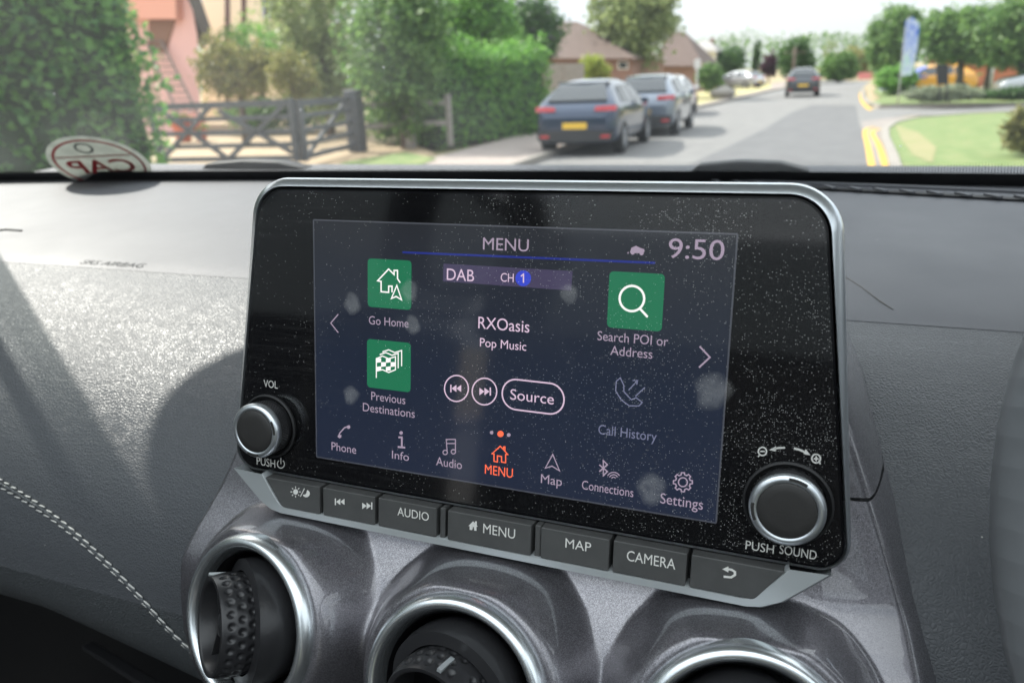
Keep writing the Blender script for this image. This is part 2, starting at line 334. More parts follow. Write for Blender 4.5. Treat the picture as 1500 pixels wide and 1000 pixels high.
def dense(pr, n=6):                           # smooth the profile
    P = [Vector((0, a, b)) for a, b in pr]; out = []
    for i in range(len(P)-1):
        p0, p1, p2, p3 = P[max(i-1, 0)], P[i], P[i+1], P[min(i+2, len(P)-1)]
        for k in range(n):
            t = k/n; out.append(.5*((2*p1)+(p2-p0)*t+(2*p0-5*p1+4*p2-p3)*t*t+(3*p1-p0-3*p2+p3)*t**3))
    out.append(P[-1]); return [(v.y, v.z) for v in out]
dash = thing('dashboard', 'dark grey dashboard running the width of the car under the windscreen', 'dashboard', (XC, .5, Z(-.2)))
dash_inv = Matrix.Translation(dash.location).inverted()
def child_world(ob, parent):                  # keep world coordinates of mesh data under a placed empty
    bpy.context.view_layer.update(); ob.parent = parent; ob.matrix_parent_inverse = parent.matrix_world.inverted(); return ob
def strip(name, pr, mat, x0=-.98, x1=.74, nx=120, sag=0):
    mb = MB(); mb.grid([[(x, a, Z(b-sag*max(0, min(.2, x+.43))*(j/len(pr))**.7)) for x in [x0+(x1-x0)*k/nx for k in range(nx+1)]] for j, (a, b) in enumerate(pr)])
    return child_world(mb.build(name, mat, None, smooth=True), dash)
strip('top_pad', dense(PROF[:6]), M['pad'])
FRONT = strip('front_pad', dense([(.43, -.1184), (.4052, -.12195)]+PROF[6:13]), M['leather'])
LOWER = strip('lower_pad', dense(PROF[12:]), M['leather_low'], sag=.32)
mb = MB(); mb.grid([[(x, a, Z(b)) for x in (-.98, .74)] for a, b in ((.36, -.345), (.40, -.40), (.42, -.6), (.45, -.85))])
child_world(mb.build('footwell_panel', M['dark'], None), dash)
mb = MB(); mb.box((XC, -.5, Z(-.87)), (1.7, 2.2, .04)); child_world(mb.build('floor_mat', M['dark'], None), dash)
mb = MB(); mb.bar(Wp(128, 944, .325), Wp(232, 1010, .30), .009, .004); child_world(mb.build('glovebox_trim', M['vent_black'], None, bevel=.0015), dash)
# double stitched seam
bpy.context.view_layer.update()
def pad_hit(x, y, lift):
    d = ray(x, y); best = None
    for ob in (FRONT, LOWER):
        iv = ob.matrix_world.inverted(); ok, co, nm, _ = ob.ray_cast(iv @ Vector((0, 0, H)), (iv.to_3x3() @ d).normalized())
        if ok:
            co = ob.matrix_world @ co; l = (co-Vector((0, 0, H))).length
            if nm.dot(d) > 0: nm = -nm
            if best is None or l < best[0]: best = (l, co+nm*lift)
    return best[1] if best else None
SEAM = [(-40, 684), (0, 706), (50, 736), (100, 772), (150, 816), (200, 866), (250, 921), (287, 957), (306, 980)]
def spline(P, n=10):
    P = [Vector((*p, 0)) if len(p) == 2 else Vector(p) for p in P]; out = []
    for i in range(len(P)-1):
        p0, p1, p2, p3 = P[max(i-1, 0)], P[i], P[i+1], P[min(i+2, len(P)-1)]
        for k in range(n):
            t = k/n; out.append(.5*((2*p1)+(p2-p0)*t+(2*p0-5*p1+4*p2-p3)*t*t+(3*p1-p0-3*p2+p3)*t**3))
    out.append(P[-1]); return out
sp_ = spline(SEAM, 24)
pp = [pad_hit(p.x, p.y, .0006) for p in sp_]; pp = [p for p in pp if p]
mb = MB(); mb.tube(pp, .0011, 8); child_world(mb.build('seam_piping', M['leather_low'], None, smooth=True), dash)
def walk(pts, step):
    out = []; acc = 0
    for a, b in zip(pts[:-1], pts[1:]):
        l = (b-a).length
        while acc < l: out.append((a+(b-a)*(acc/l), (b-a).normalized())); acc += step
        acc -= l
    return out
mb = MB()
for off, w in ((-4.6, 1), (4.6, .9)):
    row = []
    for i, p in enumerate(sp_):
        f = 1-.75*max(0, (p.x+40)/330); q = pad_hit(p.x-.62*off*f, p.y+off*f, .0010)
        if q: row.append(q)
    for q, d in walk(row, .0062):
        d = (d+Vector((0, 0, .25))).normalized()
        mb.tube([q-d*.0026, q-d*.0015, q+d*.0015, q+d*.0026], [.0002, .00042*w, .00042*w, .0002], 6)
child_world(mb.build('seam_stitching', M['stitch'], None, smooth=True), dash)
# defroster outlet along the windscreen
mb = MB(); mb2 = MB()
A0, A1 = dash_hit(1050, 267, .0012), dash_hit(1640, 299, .0012)
d = (A1-A0); n_ = 15
wd = Vector((0, -.012, 0))
mb.add([A0, A1, A1+wd, A0+wd], [(0, 1, 2, 3)])
for k in range(n_+1):
    p = A0+d*(k/n_)+Vector((0, 0, .0012)); mb2.bar(p+Vector((-.0035, .001, -.0004)), p+Vector((.0035, -.013, -.0004)), .0040, .0016)
dv = child_world(mb.build('defroster_vent', M['black'], None), dash)
child_world(mb2.build('vent_bars', M['pad'], None), dv)
for ya, yb in ((262.5, 294),):
    mb = MB(); q = [dash_hit(780+k*86, 265+(ya-269.5)*.2+(yb-265)*(k/10)**1.6-2, .0006) for k in range(11)]
    mb.tube([a for a in q if a], .0022, 6); child_world(mb.build('pad_ridge', M['pad'], None, smooth=True), dash)
mb = MB(); q = [dash_hit(a, b, .0001) for a, b in ((1218, 396), (1238, 406), (1262, 421), (1290, 442), (1308, 454))]; mb.tube(q, .0005, 6)
child_world(mb.build('airbag_seam', M['black'], None), dash)
mb = MB(); q = [dash_hit(a, b, .0003) for a, b in ((-10, 340), (10, 337.5), (32, 339))]; mb.tube(q, .0014, 6)
child_world(mb.build('pad_groove', M['black'], None), dash)

# ------------------------------------------------------------------ lettering (built-in font turned into meshes)
def text_mesh(txt, w, h, thick=0.0, depth=0):
    cu = bpy.data.curves.new('lettering', 'FONT'); cu.body = txt; cu.size = 1; cu.offset = thick; cu.resolution_u = 4
    ob = bpy.data.objects.new('lettering', cu); COL.objects.link(ob); dg = bpy.context.evaluated_depsgraph_get()
    me = bpy.data.meshes.new_from_object(ob.evaluated_get(dg)); bpy.data.objects.remove(ob); bpy.data.curves.remove(cu)
    co = np.array([v.co[:] for v in me.vertices]); lo, hi = co.min(0), co.max(0)
    cu = None; cap = .73 if not any(c in 'gpqyj' for c in txt) else .73
    sx = w/(hi[0]-lo[0]); sy = h/.73
    co[:, 0] = (co[:, 0]-(lo[0]+hi[0])/2)*sx; co[:, 1] = (co[:, 1]-.365)*sy; co[:, 2] = 0
    me.vertices.foreach_set('co', co.ravel()); me.materials.clear(); me.update(); return me

# ------------------------------------------------------------------ touchscreen unit
T = rad(10.36); CEN = Vector((-.113, .262, Z(-.105)))
UN, UV, UH = Vector((0, -math.cos(T), math.sin(T))), Vector((0, math.sin(T), math.cos(T))), Vector((1, 0, 0))
def U(x, y, off=0.0):                         # photo pixel -> panel coordinates (metres)
    d = ray(x, y); c = CEN+UN*off; c.z -= H; p = d*(c.dot(UN)/d.dot(UN))-(CEN-Vector((0, 0, H))); return Vector((p.x, p.dot(UV)))
unit = thing('touchscreen_unit', 'dusty black touchscreen with two knobs and a button row, standing on the dashboard', 'touchscreen', CEN, (math.pi/2-T, 0, 0))
OUT = rounded([(-.132, -.0625), (.132, -.0625), (.1148, .0655), (-.1148, .0655)], [.009, .009, .014, .014], 10)
mb = MB(); back = offset_poly(OUT, -.006); tap = lambda P, k: [(a[0]+(b[0]-a[0])*k*(.42+.58*max(0, min(1, a[1]/.05))), a[1]+(b[1]-a[1])*k*(.42+.58*max(0, min(1, a[1]/.05)))) for a, b in zip(P, offset_poly(P, .0044))]; rim = tap(OUT, 1.0); lip = offset_poly(OUT, .0006)
n = len(OUT)
rows = [[(x, y, z) for x, y in o_] for o_, z in ((back, -.034), (offset_poly(OUT, .0005), -.022), (rim, -.016), (rim, -.004), (tap(OUT, .8), -.0014), (lip, .0002), (offset_poly(OUT, .0003), -.001))]
mb.grid(rows, closed=True); mb.add(rows[0], [tuple(range(n))])
mb.build('housing', M['silver'], unit, smooth=True, sharp=60)
mb = MB(); mb.prism(OUT, -.004, -.0002, top=offset_poly(OUT, -.0004)); fascia = mb.build('fascia', M['piano'], unit)
DIS = [(-.087, -.0522), (.087, -.0522), (.087, .0522), (-.087, .0522)]
mb = MB(); mb.prism(DIS, -.0002, .0001); disp = mb.build('display', M['display'], unit)
mb = MB()
for a, b in zip(DIS, DIS[1:]+DIS[:1]): mb.ribbon([a, b], .0006, .00016)
mb.build('display_edge', plain('display_edge', (.10, .10, .12), .4), unit)
ZL = .00025
def letters(txt, px, py, wpx, hpx, mat, parent, name='caption', thick=.0, z=ZL, off=0.0, slope=None):
    c = U(px, py, off); w = (U(px+wpx/2, py, off)-U(px-wpx/2, py, off)).x; hh = (U(px, py-hpx/2, off)-U(px, py+hpx/2, off)).y
    me = text_mesh(txt, w, hh, thick); ob = link(name, me, mat, parent, False); ob.location = (c.x, c.y, z); return ob
def strokes(name, lines, wpx, mat, parent, z=ZL, off=0.0, closed=(), fills=()):
    mb = MB(); w = wpx*.000275
    for i, ln_ in enumerate(lines): mb.ribbon([U(*p, off) for p in ln_], w, z, closed=i in closed)
    for f in fills:
        q = [U(*p, off) for p in f]; c = sum(q, Vector((0, 0)))/len(q); mb.add([(c.x, c.y, z)]+[(p.x, p.y, z) for p in q], [(0, 1+i, 1+(i+1) % len(q)) for i in range(len(q))])
    ob = mb.build(name, mat, parent, fix=False); return ob
def circ(cx, cy, rx, ry=None, n=28): return [(cx+rx*math.cos(2*math.pi*k/n), cy-(ry or rx)*math.sin(2*math.pi*k/n)) for k in range(n)]
# title row
letters('MENU', 741, 357.5, 67, 19, UI['grey'], disp)
letters('9:50', 1020, 364, 82, 31, UI['grey'], disp, 'clock')
strokes('car_symbol', [], 1, UI['grey'], disp, fills=[[(923, 370), (925, 363), (932, 360), (938, 363), (944, 365), (944, 370), (934, 371)], circ(927, 370, 3), circ(940, 371, 3), [(919, 371), (921, 368), (921, 372)]])
strokes('title_line', [[(590, 369.5), (960, 385)]], 3.2, emit('ui_line', (.03, .05, .36), .19), disp)
# app tiles
def tile(x0, y0, x1, y1, r=6, z=.0002):
    a, b, c, d = U(x0, y1), U(x1, y1+1), U(x1, y0+2), U(x0, y0); w = ((b.x-a.x)+(c.x-d.x))/4; h = ((d.y-a.y)+(c.y-b.y))/4; cx = (a.x+b.x+c.x+d.x)/4; cy = (a.y+b.y+c.y+d.y)/4
    mb = MB(); q = rounded([(cx-w, cy-h), (cx+w, cy-h), (cx+w, cy+h), (cx-w, cy+h)], r*.00027, 6); mb.add([(x, y, z) for x, y in q], [tuple(range(len(q)))]); return mb.build('app_tile', UI['green'], disp, fix=False)
tile(539, 379, 603, 451); tile(538, 498, 602, 570); tile(891, 398, 972, 482)
strokes('home_symbol', [[(575, 428), (575, 419), (570, 419), (570, 428), (559, 427), (559, 412), (554, 411), (570, 394), (578, 402), (578, 396), (583, 396), (583, 408), (587, 414)], [(574, 437), (582, 418), (589, 439), (581, 434)]], 2.2, UI['tile_white'], disp, closed=(1,), z=.0004)
fl = [[(552, 553), (552, 524)]]+[[(552, 525), (561, 521), (570, 525), (580, 522), (580, 541), (570, 545), (561, 541), (552, 543)]]+[[(557, 519), (566, 516), (575, 520), (584, 517), (584, 539)], [(561, 515), (570, 512), (579, 516), (589, 513), (589, 536)]]
ck = [[(552+7*i, 525+6*j-(1 if i % 2 else 0)), (559+7*i, 524+6*j), (559+7*i, 530+6*j), (552+7*i, 531+6*j)] for i in range(4) for j in range(3) if (i+j) % 2 == 0]
strokes('flag_symbol', fl, 1.8, UI['tile_white'], disp, fills=ck, z=.0004)
strokes('magnifier_symbol', [circ(926, 437, 18, 18.5), [(937, 451), (949, 464)]], 3, UI['tile_white'], disp, closed=(0,), z=.0004)
for tx, px, py, w in (('Go Home', 569.5, 470.5, 58), ('Previous', 569, 582, 50), ('Destinations', 569.5, 600, 76)): letters(tx, px, py, w, 13, UI['grey'], disp)
letters('Search POI or', 926.5, 495, 104, 14.5, UI['grey'], disp); letters('Address', 925, 515, 62, 14.5, UI['grey'], disp)
letters('Call History', 919, 633, 86, 15, UI['dim'], disp)
strokes('call_symbol', [[(903, 558), (902, 572), (910, 585), (922, 594), (936, 594), (941, 589), (932, 582), (925, 585), (914, 573), (914, 564), (909, 553), (903, 558)], [(921, 571), (934, 557), (927, 557)], [(934, 557), (933, 563)], [(945, 567), (931, 580)]], 1.6, UI['dim'], disp)
# radio panel
mb = MB(); q = [U(*p) for p in ((649, 412), (837, 425.5), (839, 397), (650, 386))]; mb.add([(p.x, p.y, .0002) for p in q], [(0, 1, 2, 3)]); mb.build('radio_box', UI['box'], disp, fix=False)
letters('DAB', 675, 402, 40, 18, UI['white'], disp, z=.0004); letters('CH', 743.5, 406, 19, 13.5, UI['white'], disp, z=.0004)
strokes('channel_disc', [], 1, UI['blue'], disp, fills=[circ(767, 407.5, 11.5)], z=.0004); strokes('channel_number', [[(763.8, 404.5), (767.6, 401.5), (767.6, 414)]], 1.9, UI['white'], disp, z=.0006)
letters('RXOasis', 738, 474.5, 75, 18.5, UI['white'], disp); letters('Pop Music', 737, 503.5, 68, 13.5, UI['white'], disp)
strokes('back_chevron', [[(496, 460), (485, 473), (496, 487)]], 1.8, UI['grey'], disp); strokes('forward_chevron', [[(1025, 507), (1040, 523), (1024, 538)]], 2.2, UI['grey'], disp)
def skip_icon(cx, cy, s, dr, mat, parent, z=ZL, off=0, name='skip_symbol'):
    F = [[(cx+dr*(a-1)*s, cy-s*.75), (cx+dr*a*s, cy), (cx+dr*(a-1)*s, cy+s*.75)] for a in (0, 1)]
    F += [[(cx+dr*s*1.02, cy-s*.8), (cx+dr*s*1.02, cy+s*.8), (cx+dr*s*1.3, cy+s*.8), (cx+dr*s*1.3, cy-s*.8)]]
    return strokes(name, [], 1, mat, parent, fills=F, z=z, off=off)
strokes('skip_back_ring', [circ(669, 568.5, 17.5, 19)], 2, UI['white'], disp, closed=(0,)); skip_icon(669, 568.5, 7, -1, UI['white'], disp)
strokes('skip_forward_ring', [circ(710, 573, 18, 19.5)], 2, UI['white'], disp, closed=(0,)); skip_icon(710, 573, 7.4, 1, UI['white'], disp)
a, b = U(736, 577), U(826.5, 585); cy = U(781, 580.5).y; hh = (U(781, 558.5).y-U(781, 603).y)/2
mb = MB(); q = rounded([(a.x, cy-hh), (b.x, cy-hh), (b.x, cy+hh), (a.x, cy+hh)], hh*.98, 10); mb.ribbon(q, .00062, ZL, closed=True); mb.build('source_outline', UI['white'], disp, fix=False)
letters('Source', 779.5, 580, 64, 16.5, UI['white'], disp)
for px, py, r, c in ((720.5, 633, 2.6, 'grey'), (733.5, 635, 4.6, 'orange'), (745.5, 636.5, 2.8, 'grey')): strokes('page_dot', [], 1, UI[c], disp, fills=[circ(px, py, r)])
# bottom row
for tx, px, py, w, hpx, c in (('Phone', 504, 655, 36, 12.5, 'grey'), ('Info', 587, 666.5, 25, 12.5, 'grey'), ('Audio', 658, 677, 38, 13.5, 'grey'), ('MENU', 731, 689, 41, 14.5, 'orange'), ('Map', 808, 702, 31, 14, 'grey'), ('Connections', 890, 714.5, 76, 14, 'grey'), ('Settings', 998.5, 733, 63, 16, 'grey')):
    letters(tx, px, py, w, hpx, UI[c], disp)
g_ = UI['grey']
strokes('phone_symbol', [[(513, 623), (505, 626), (498, 634), (496, 640)]], 2.0, g_, disp, fills=[circ(511, 625, 2.6), circ(498, 638.5, 2.6)])
strokes('info_symbol', [[(584, 640), (589, 640), (589, 654)], [(583, 654), (594, 655)]], 3, g_, disp, fills=[circ(588, 633.5, 2.6)])
strokes('note_symbol', [circ(652.5, 662, 3.2), circ(664.5, 661, 3.2), [(655.5, 662), (654, 643), (667.5, 643), (667.5, 661)], [(654, 649), (667.5, 649)]], 1.6, g_, disp, closed=(0, 1))
strokes('home_symbol', [[(729, 676), (729, 667), (735, 668), (735, 676), (741, 677), (741, 665), (744, 665), (738, 658), (738, 654), (740, 654), (740, 660), (733, 653), (721, 664), (724, 664), (724, 675)]], 1.8, UI['orange'], disp, closed=(0,))
strokes('arrow_symbol', [[(799, 685), (810, 665), (820, 689), (809, 682)]], 1.8, g_, disp, closed=(0,))
strokes('bluetooth_symbol', [[(878, 680), (890, 690), (884, 696), (884, 674), (890, 680), (878, 690)]], 2.0, g_, disp)
strokes('signal_symbol', [arc(899, 701, 3, 200, 340, 6), arc(899, 701, 6.5, 205, 335, 8), arc(899, 701, 10, 208, 332, 8)], 1.4, g_, disp)
gear = []
for k in range(8):
    a0 = k*45
    for da, r in ((-14, 11), (-9, 14), (9, 14), (14, 11)): gear.append((1000.5+r*math.cos(rad(a0+da)), 705.5+r*math.sin(rad(a0+da))))
strokes('gear_symbol', [gear, circ(1000.5, 705.5, 6.5)], 1.7, g_, disp, closed=(0, 1))
# printing on the fascia
letters('VOL', 397, 562, 20.5, 11, M['print'], fascia, 'lettering'); letters('PUSH', 390, 676, 27, 12, M['print'], fascia, 'lettering')
strokes('power_symbol', [arc(412, 679, 5.2, -55, 235, 14, 6), [(412, 670), (412, 679)]], 1.6, M['print'], fascia)
letters('PUSH', 1113, 800, 42, 13.5, M['print'], fascia, 'lettering'); letters('SOUND', 1169, 807.5, 55, 14, M['print'], fascia, 'lettering')
strokes('zoom_out_symbol', [circ(1117, 660.5, 6), [(1113.5, 660.5), (1120.5, 660.5)], [(1113, 665.5), (1110.5, 668.5)]], 1.8, M['print'], fascia, closed=(0,))
strokes('zoom_in_symbol', [circ(1195.5, 671, 6.3), [(1192, 671), (1199, 671.5)], [(1195.7, 667.5), (1195.4, 674.5)], [(1199.5, 676), (1202, 679)]], 1.8, M['print'], fascia, closed=(0,))
strokes('arrow_symbol', [[(1150, 655), (1140, 655.5), (1134, 657)]], 2.4, M['print'], fascia, fills=[[(1126.5, 658.5), (1137, 653), (1136.5, 660.5)]])
strokes('arrow_symbol', [[(1163, 656), (1171, 658), (1179, 661.5)]], 2.6, M['print'], fascia, fills=[[(1187, 666), (1180, 657), (1177, 664.5)]])
# cover glass with dust, finger marks on it
mb = MB(); q = offset_poly(OUT, -.0012); mb.add([(x, y, .0009) for x, y in q], [tuple(range(len(q)))]); cover = mb.build('cover_glass', M['cover'], unit, fix=False)
for px, py, r in ((518, 444, 15), (602, 426, 14.5), (606, 475, 13), (835, 430, 13), (1044, 572, 23), (516, 578, 14), (955, 715, 20)):
    c = U(px, py); rr = r*.000275; mb = MB(); nn = 28
    vs = [(c.x, c.y, .0011)]+[(c.x+rr*f*(1+.10*math.sin(2*math.pi*k/nn*3+px)+.06*math.sin(2*math.pi*k/nn*5+py))*math.cos(2*math.pi*k/nn), c.y+rr*f*1.1*(1+.08*math.sin(2*math.pi*k/nn*2+py))*math.sin(2*math.pi*k/nn), .0011) for f in (.60, 1.12) for k in range(nn)]
    mb.add(vs, [(0, 1+k, 1+(k+1) % nn) for k in range(nn)]+[(1+k, 1+nn+k, 1+nn+(k+1) % nn, 1+(k+1) % nn) for k in range(nn)])
    fp = mb.build('fingerprint', M['smudge'], cover, fix=False); at_ = fp.data.attributes.new('edge', 'FLOAT', 'POINT'); at_.data.foreach_set('value', [1.0]*(nn+1)+[0.0]*nn)
# knobs
def knurl_ring(r, z0, z1, nrow=5, ncol=64):
    mb = MB()
    for j in range(nrow):
        for k in range(ncol):
            a = 2*math.pi*(k+.5*(j % 2))/ncol; z = z0+(z1-z0)*(j+.5)/nrow; w = math.pi*r/ncol*.8; hz = (z1-z0)/nrow*.42
            c, s = math.cos(a), math.sin(a); t = Vector((-s, c, 0)); rr = Vector((c, s, 0)); ctr = rr*r; ctr.z = z
            mb.add([ctr+t*w, ctr+Vector((0, 0, hz)), ctr-t*w, ctr-Vector((0, 0, hz)), ctr+rr*.00035], [(0, 1, 4), (1, 2, 4), (2, 3, 4), (3, 0, 4)])
    return mb
def knob(u, v, R, hgt, ang):
    e = bpy.data.objects.new('rotary_knob', None); COL.objects.link(e); e.parent = unit; e.location = (u, v, 0); e.empty_display_size = .02
    mb = MB(); mb.lathe([(R*1.19, .0012), (R*1.19, .0022), (R*1.13, .0026), (R*1.08, .0018), (R*1.02, .0012)], 72); mb.build('socket_ring', M['dark'], e, smooth=True, sharp=50)
    mb = MB(); mb.lathe([(R*.97, .001), (R*.97, hgt*.72), (R*.9, hgt*.74)], 72); mb.v += []; k2 = knurl_ring(R*.97, .003, hgt*.70); mb.add(k2.v, k2.f)
    mb.build('grip', M['vent_black'], e, smooth=False)
    mb = MB(); mb.lathe([(R*.98, hgt*.68), (R*1.0, hgt*.72), (R*1.0, hgt*.86), (R*.965, hgt*.95), (R*.88, hgt*1.0), (R*.80, hgt*1.005), (R*.775, hgt*.97)], 96)
    mb.build('chrome_ring', M['silver'], e, smooth=True, sharp=70)
    mb = MB(); mb.lathe([(R*.775, hgt*.96), (R*.765, hgt*1.0), (R*.74, hgt*1.02), (R*.5, hgt*1.035), (.00001, hgt*1.04)], 72); mb.build('cap', M['knob_cap'], e, smooth=True)
    mb = MB()
    for a in ang:
        b0 = [(R*.885*math.cos(rad(a+t)), R*.885*math.sin(rad(a+t))) for t in np.linspace(-16, 16, 8)]; mb.ribbon(b0, R*.09, hgt*1.004)
    mb.build('index_mark', M['knob_cap'], e, fix=False)
    return e
knob(-.1115, -.0408, .0123, .0118, (15, 265)); knob(.1108, -.0402, .0127, .0095, (75, 190))
# row of hard buttons and its silver trim
mb = MB(); o1 = [(-.131, -.0632), (-.116, -.0765), (-.110, -.0797), (-.1045, -.0806), (.100, -.0806), (.1055, -.0797), (.1125, -.0762), (.127, -.0632)]
o2 = [(-.1145, -.0632), (-.1065, -.0745), (-.104, -.0768), (-.1015, -.0774), (.0985, -.0774), (.1015, -.0768), (.104, -.0745), (.1135, -.0632)]
rows = [[(x, y, -.012) for x, y in o1], [(x, y, .0030) for x, y in o1], [(x*.994, y+.0006, .0042) for x, y in o1], [(x, y, .0040) for x, y in o2], [(x*.997, y+.0006, .0030) for x, y in o2], [(x*.997, y+.0006, -.004) for x, y in o2]]
mb.grid(rows); mb.build('button_trim', M['silver_trim'], unit, smooth=True, sharp=40)
mb = MB(); mb.prism([(-.129, -.0632), (-.1045, -.0785), (.1, -.0785), (.125, -.0632), (.125, -.060), (-.129, -.060)], -.012, -.003); mb.build('button_backing', M['black'], unit)
VT, VB = -.0640, -.0772
def button(x0, x1, x0b=None, x1b=None):
    x0b = x0 if x0b is None else x0b; x1b = x1 if x1b is None else x1b
    mb = MB(); q = rounded([(x0b, VB), (x1b, VB), (x1, VT), (x0, VT)], [.003 if x0b != x0 else .0008, .003 if x1b != x1 else .0008, .0006, .0006], 4)
    lo = q; mb.prism(lo, -.004, .0042, top=offset_poly(q, -.0002)); return mb.build('push_button', M['button'], unit, bevel=.0005, seg=2)
OB = .0044
bt = [button(-.1128, -.0825, -.1035), button(-.0812, -.0543), button(-.0530, -.0247), button(-.0199, .0172), button(.0209, .0490), button(.0502, .0782), button(.0794, .1125, None, .1025)]
for x in (-.0236, .0184): mb = MB(); mb.prism([(x, VB), (x+.0024, VB), (x+.0024, VT), (x, VT)], -.004, .0034); mb.build('button_spacer', M['button'], unit, bevel=.0004)
PB = dict(mat=M['print'], off=OB, z=OB, name='lettering')
def bl(txt, px, py, w, h, p): letters(txt, px, py, w, h, M['print'], p, 'lettering', 0, OB, OB)
sun_ = [[(433+7.5*math.cos(rad(a)), 720+8*math.sin(rad(a))), (433+5*math.cos(rad(a)), 720+5.4*math.sin(rad(a)))] for a in range(0, 360, 45)]
strokes('day_night_symbol', sun_+[[(440, 727), (446, 715)]], 1.5, M['print'], bt[0], z=OB, off=OB, fills=[circ(433, 720, 3.6, 4)])
moon = arc(448.5, 722.5, 5.4, -70, 160, 14)+[(447.5, 723.5), (449.2, 721), (449.5, 718.5)]
strokes('moon_symbol', [], 1, M['print'], bt[0], z=OB, off=OB, fills=[moon])
skip_icon(498.5, 734.5, 6.2, -1, M['print'], bt[1], OB, OB); skip_icon(537, 740.5, 6.5, 1, M['print'], bt[1], OB, OB)
bl('AUDIO', 605, 752, 46, 13, bt[2]); bl('MENU', 731, 777, 47, 15, bt[3]); bl('MAP', 847, 797.5, 38, 14.5, bt[4]); bl('CAMERA', 953.5, 819, 72, 16, bt[5])
strokes('home_symbol', [], 1, M['print'], bt[3], z=OB, off=OB, fills=[[(686, 770), (693, 763), (696, 766), (696, 763), (698.5, 763), (698.5, 769), (700, 771), (698, 771), (698, 777), (694.5, 776.5), (694.5, 771.5), (691.5, 771), (691.5, 776), (688, 775.5), (688, 770)]])
strokes('return_symbol', [[(1066, 833), (1072, 834), (1076.5, 837), (1076.5, 841.5), (1071, 845), (1060, 844)]], 3, M['print'], bt[6], z=OB, off=OB, fills=[[(1058, 833), (1067, 829), (1067, 838)]])

# ------------------------------------------------------------------ glossy centre panel
VYAW = (rad(-10), 0.0, rad(8)); VC = [(XC-.1015, .2105, -.217), (XC, .2035, -.2175), (XC+.104, .2105, -.217)]; VR = .0365; VTILT = rad(20)
def panel_y(x, z):
    pz = [(-.02, .300), (-.06, .292), (-.10, .280), (-.14, .2685), (-.165, .2605), (-.180, .2545), (-.187, .2500), (-.193, .2425), (-.199, .2345), (-.206, .2270), (-.215, .2210), (-.235, .2155), (-.26, .2135), (-.34, .220)]
    for (z0, y0), (z1, y1) in zip(pz[:-1], pz[1:]):
        if z <= z0 and z >= z1: y = y0+(y1-y0)*(z0-z)/(z0-z1); break
    else: y = pz[-1][1] if z < pz[-1][0] else pz[0][1]
    y += .9*(abs(x-XC)/.165)**4*.018
    return y
def panel_edge(z, side):                      # half width of the panel against height
    P = [(-.08, .110), (-.10, .122), (-.13, .136), (-.15, .1445), (-.165, .151), (-.19, .161), (-.215, .169), (-.27, .17), (-.36, .15)]
    for (z0, a), (z1, b) in zip(P[:-1], P[1:]):
        if z <= z0 and z >= z1: return a+(b-a)*(z0-z)/(z0-z1)
    return P[0][1] if z > P[0][0] else P[-1][1]
cp = thing('centre_panel', 'glossy metallic grey centre panel around the air vents below the touchscreen', 'panel', (XC, .26, Z(-.2)))
nz_, nx_ = 110, 150
def panel_mesh(mb, za, zb, nz_, edge_in=0):
    rows = []
    for i in range(nz_+1):
        z = za+(zb-za)*i/nz_; w = panel_edge(z, 1)-edge_in; r = []
        for k in range(nx_+1):
            t = -1+2*k/nx_; x = XC+w*t; y = panel_y(x, z)
            e = max(0, (abs(t)-.955)/.045); r.append((x, y+.028*e*e, Z(z)))
        rows.append([(XC-w-.0005, rows_y(r[0]), r[0][2])]+r+[(XC+w+.0005, rows_y(r[-1]), r[-1][2])])
    mb.grid(rows)
def rows_y(p): return p[1]+.05
mb = MB(); panel_mesh(mb, -.10, -.1488, 40); child_world(mb.build('upper_surround', M['paint'], None, smooth=True), cp)
# one flowing sheet: a base profile swept across, rising smoothly to the collar of each vent
PB_ = [(.2655, -.1497), (.2610, -.163), (.2560, -.176), (.2510, -.186), (.2440, -.1945), (.2365, -.2020), (.2300, -.2105), (.2255, -.222), (.2225, -.238), (.2215, -.256), (.224, -.29), (.230, -.34)]
pb = dense(PB_, 16)
VNS = [Vector((math.cos(VTILT)*math.sin(a), -math.cos(VTILT)*math.cos(a), math.sin(VTILT))) for a in VYAW]
rows = []
for (y0, z0), (ya, za), (yb, zb) in zip(pb, [pb[0]]+pb[:-1], pb[1:]+[pb[-1]]):
    tg = Vector((0, yb-ya, zb-za)).normalized(); nb_ = Vector((0, tg.z, -tg.y))
    if nb_.y > 0: nb_ = -nb_
    w = panel_edge(z0, 1); r = []
    for k in range(421):
        t = -1+2*k/420; e = max(0, (abs(t)-.95)/.05); p = Vector((XC+w*t, y0+.0085*abs(t)**4+.026*e*e, z0))
        for c, VN in zip(VC, VNS):
            d = p-Vector(c); off = d.dot(VN); q = d-VN*off; rho = q.length; R0, R1 = VR*1.06, VR*1.06+.0140
            if rho < R1:
                sgm = max(0, min(1, (R1-rho)/(R1-R0))); sgm = sgm*sgm*(3-2*sgm); tf = max(0, min(1, (-.1835-z0)/.009)); sgm *= tf*tf*(3-2*tf); p = p-VN*(off+.0012)*sgm
        r.append((p.x, p.y, p.z+H))
    rows.append([(r[0][0]-.0005, r[0][1]+.05, r[0][2])]+r+[(r[-1][0]+.0005, r[-1][1]+.05, r[-1][2])])
mb = MB(); mb.grid(rows); me = mb.mesh('surround'); b = bmesh.new(); b.from_mesh(me)
def inring(co):
    for c, VN in zip(VC, VNS):
        d = co-Vector((c[0], c[1], Z(c[2]))); q = d-VN*d.dot(VN)
        if q.length < VR*.97: return True
    return False
bmesh.ops.delete(b, geom=[v for v in b.verts if inring(v.co)], context='VERTS'); bmesh.ops.recalc_face_normals(b, faces=b.faces); b.to_mesh(me); b.free()
child_world(link('surround', me, M['paint']), cp)
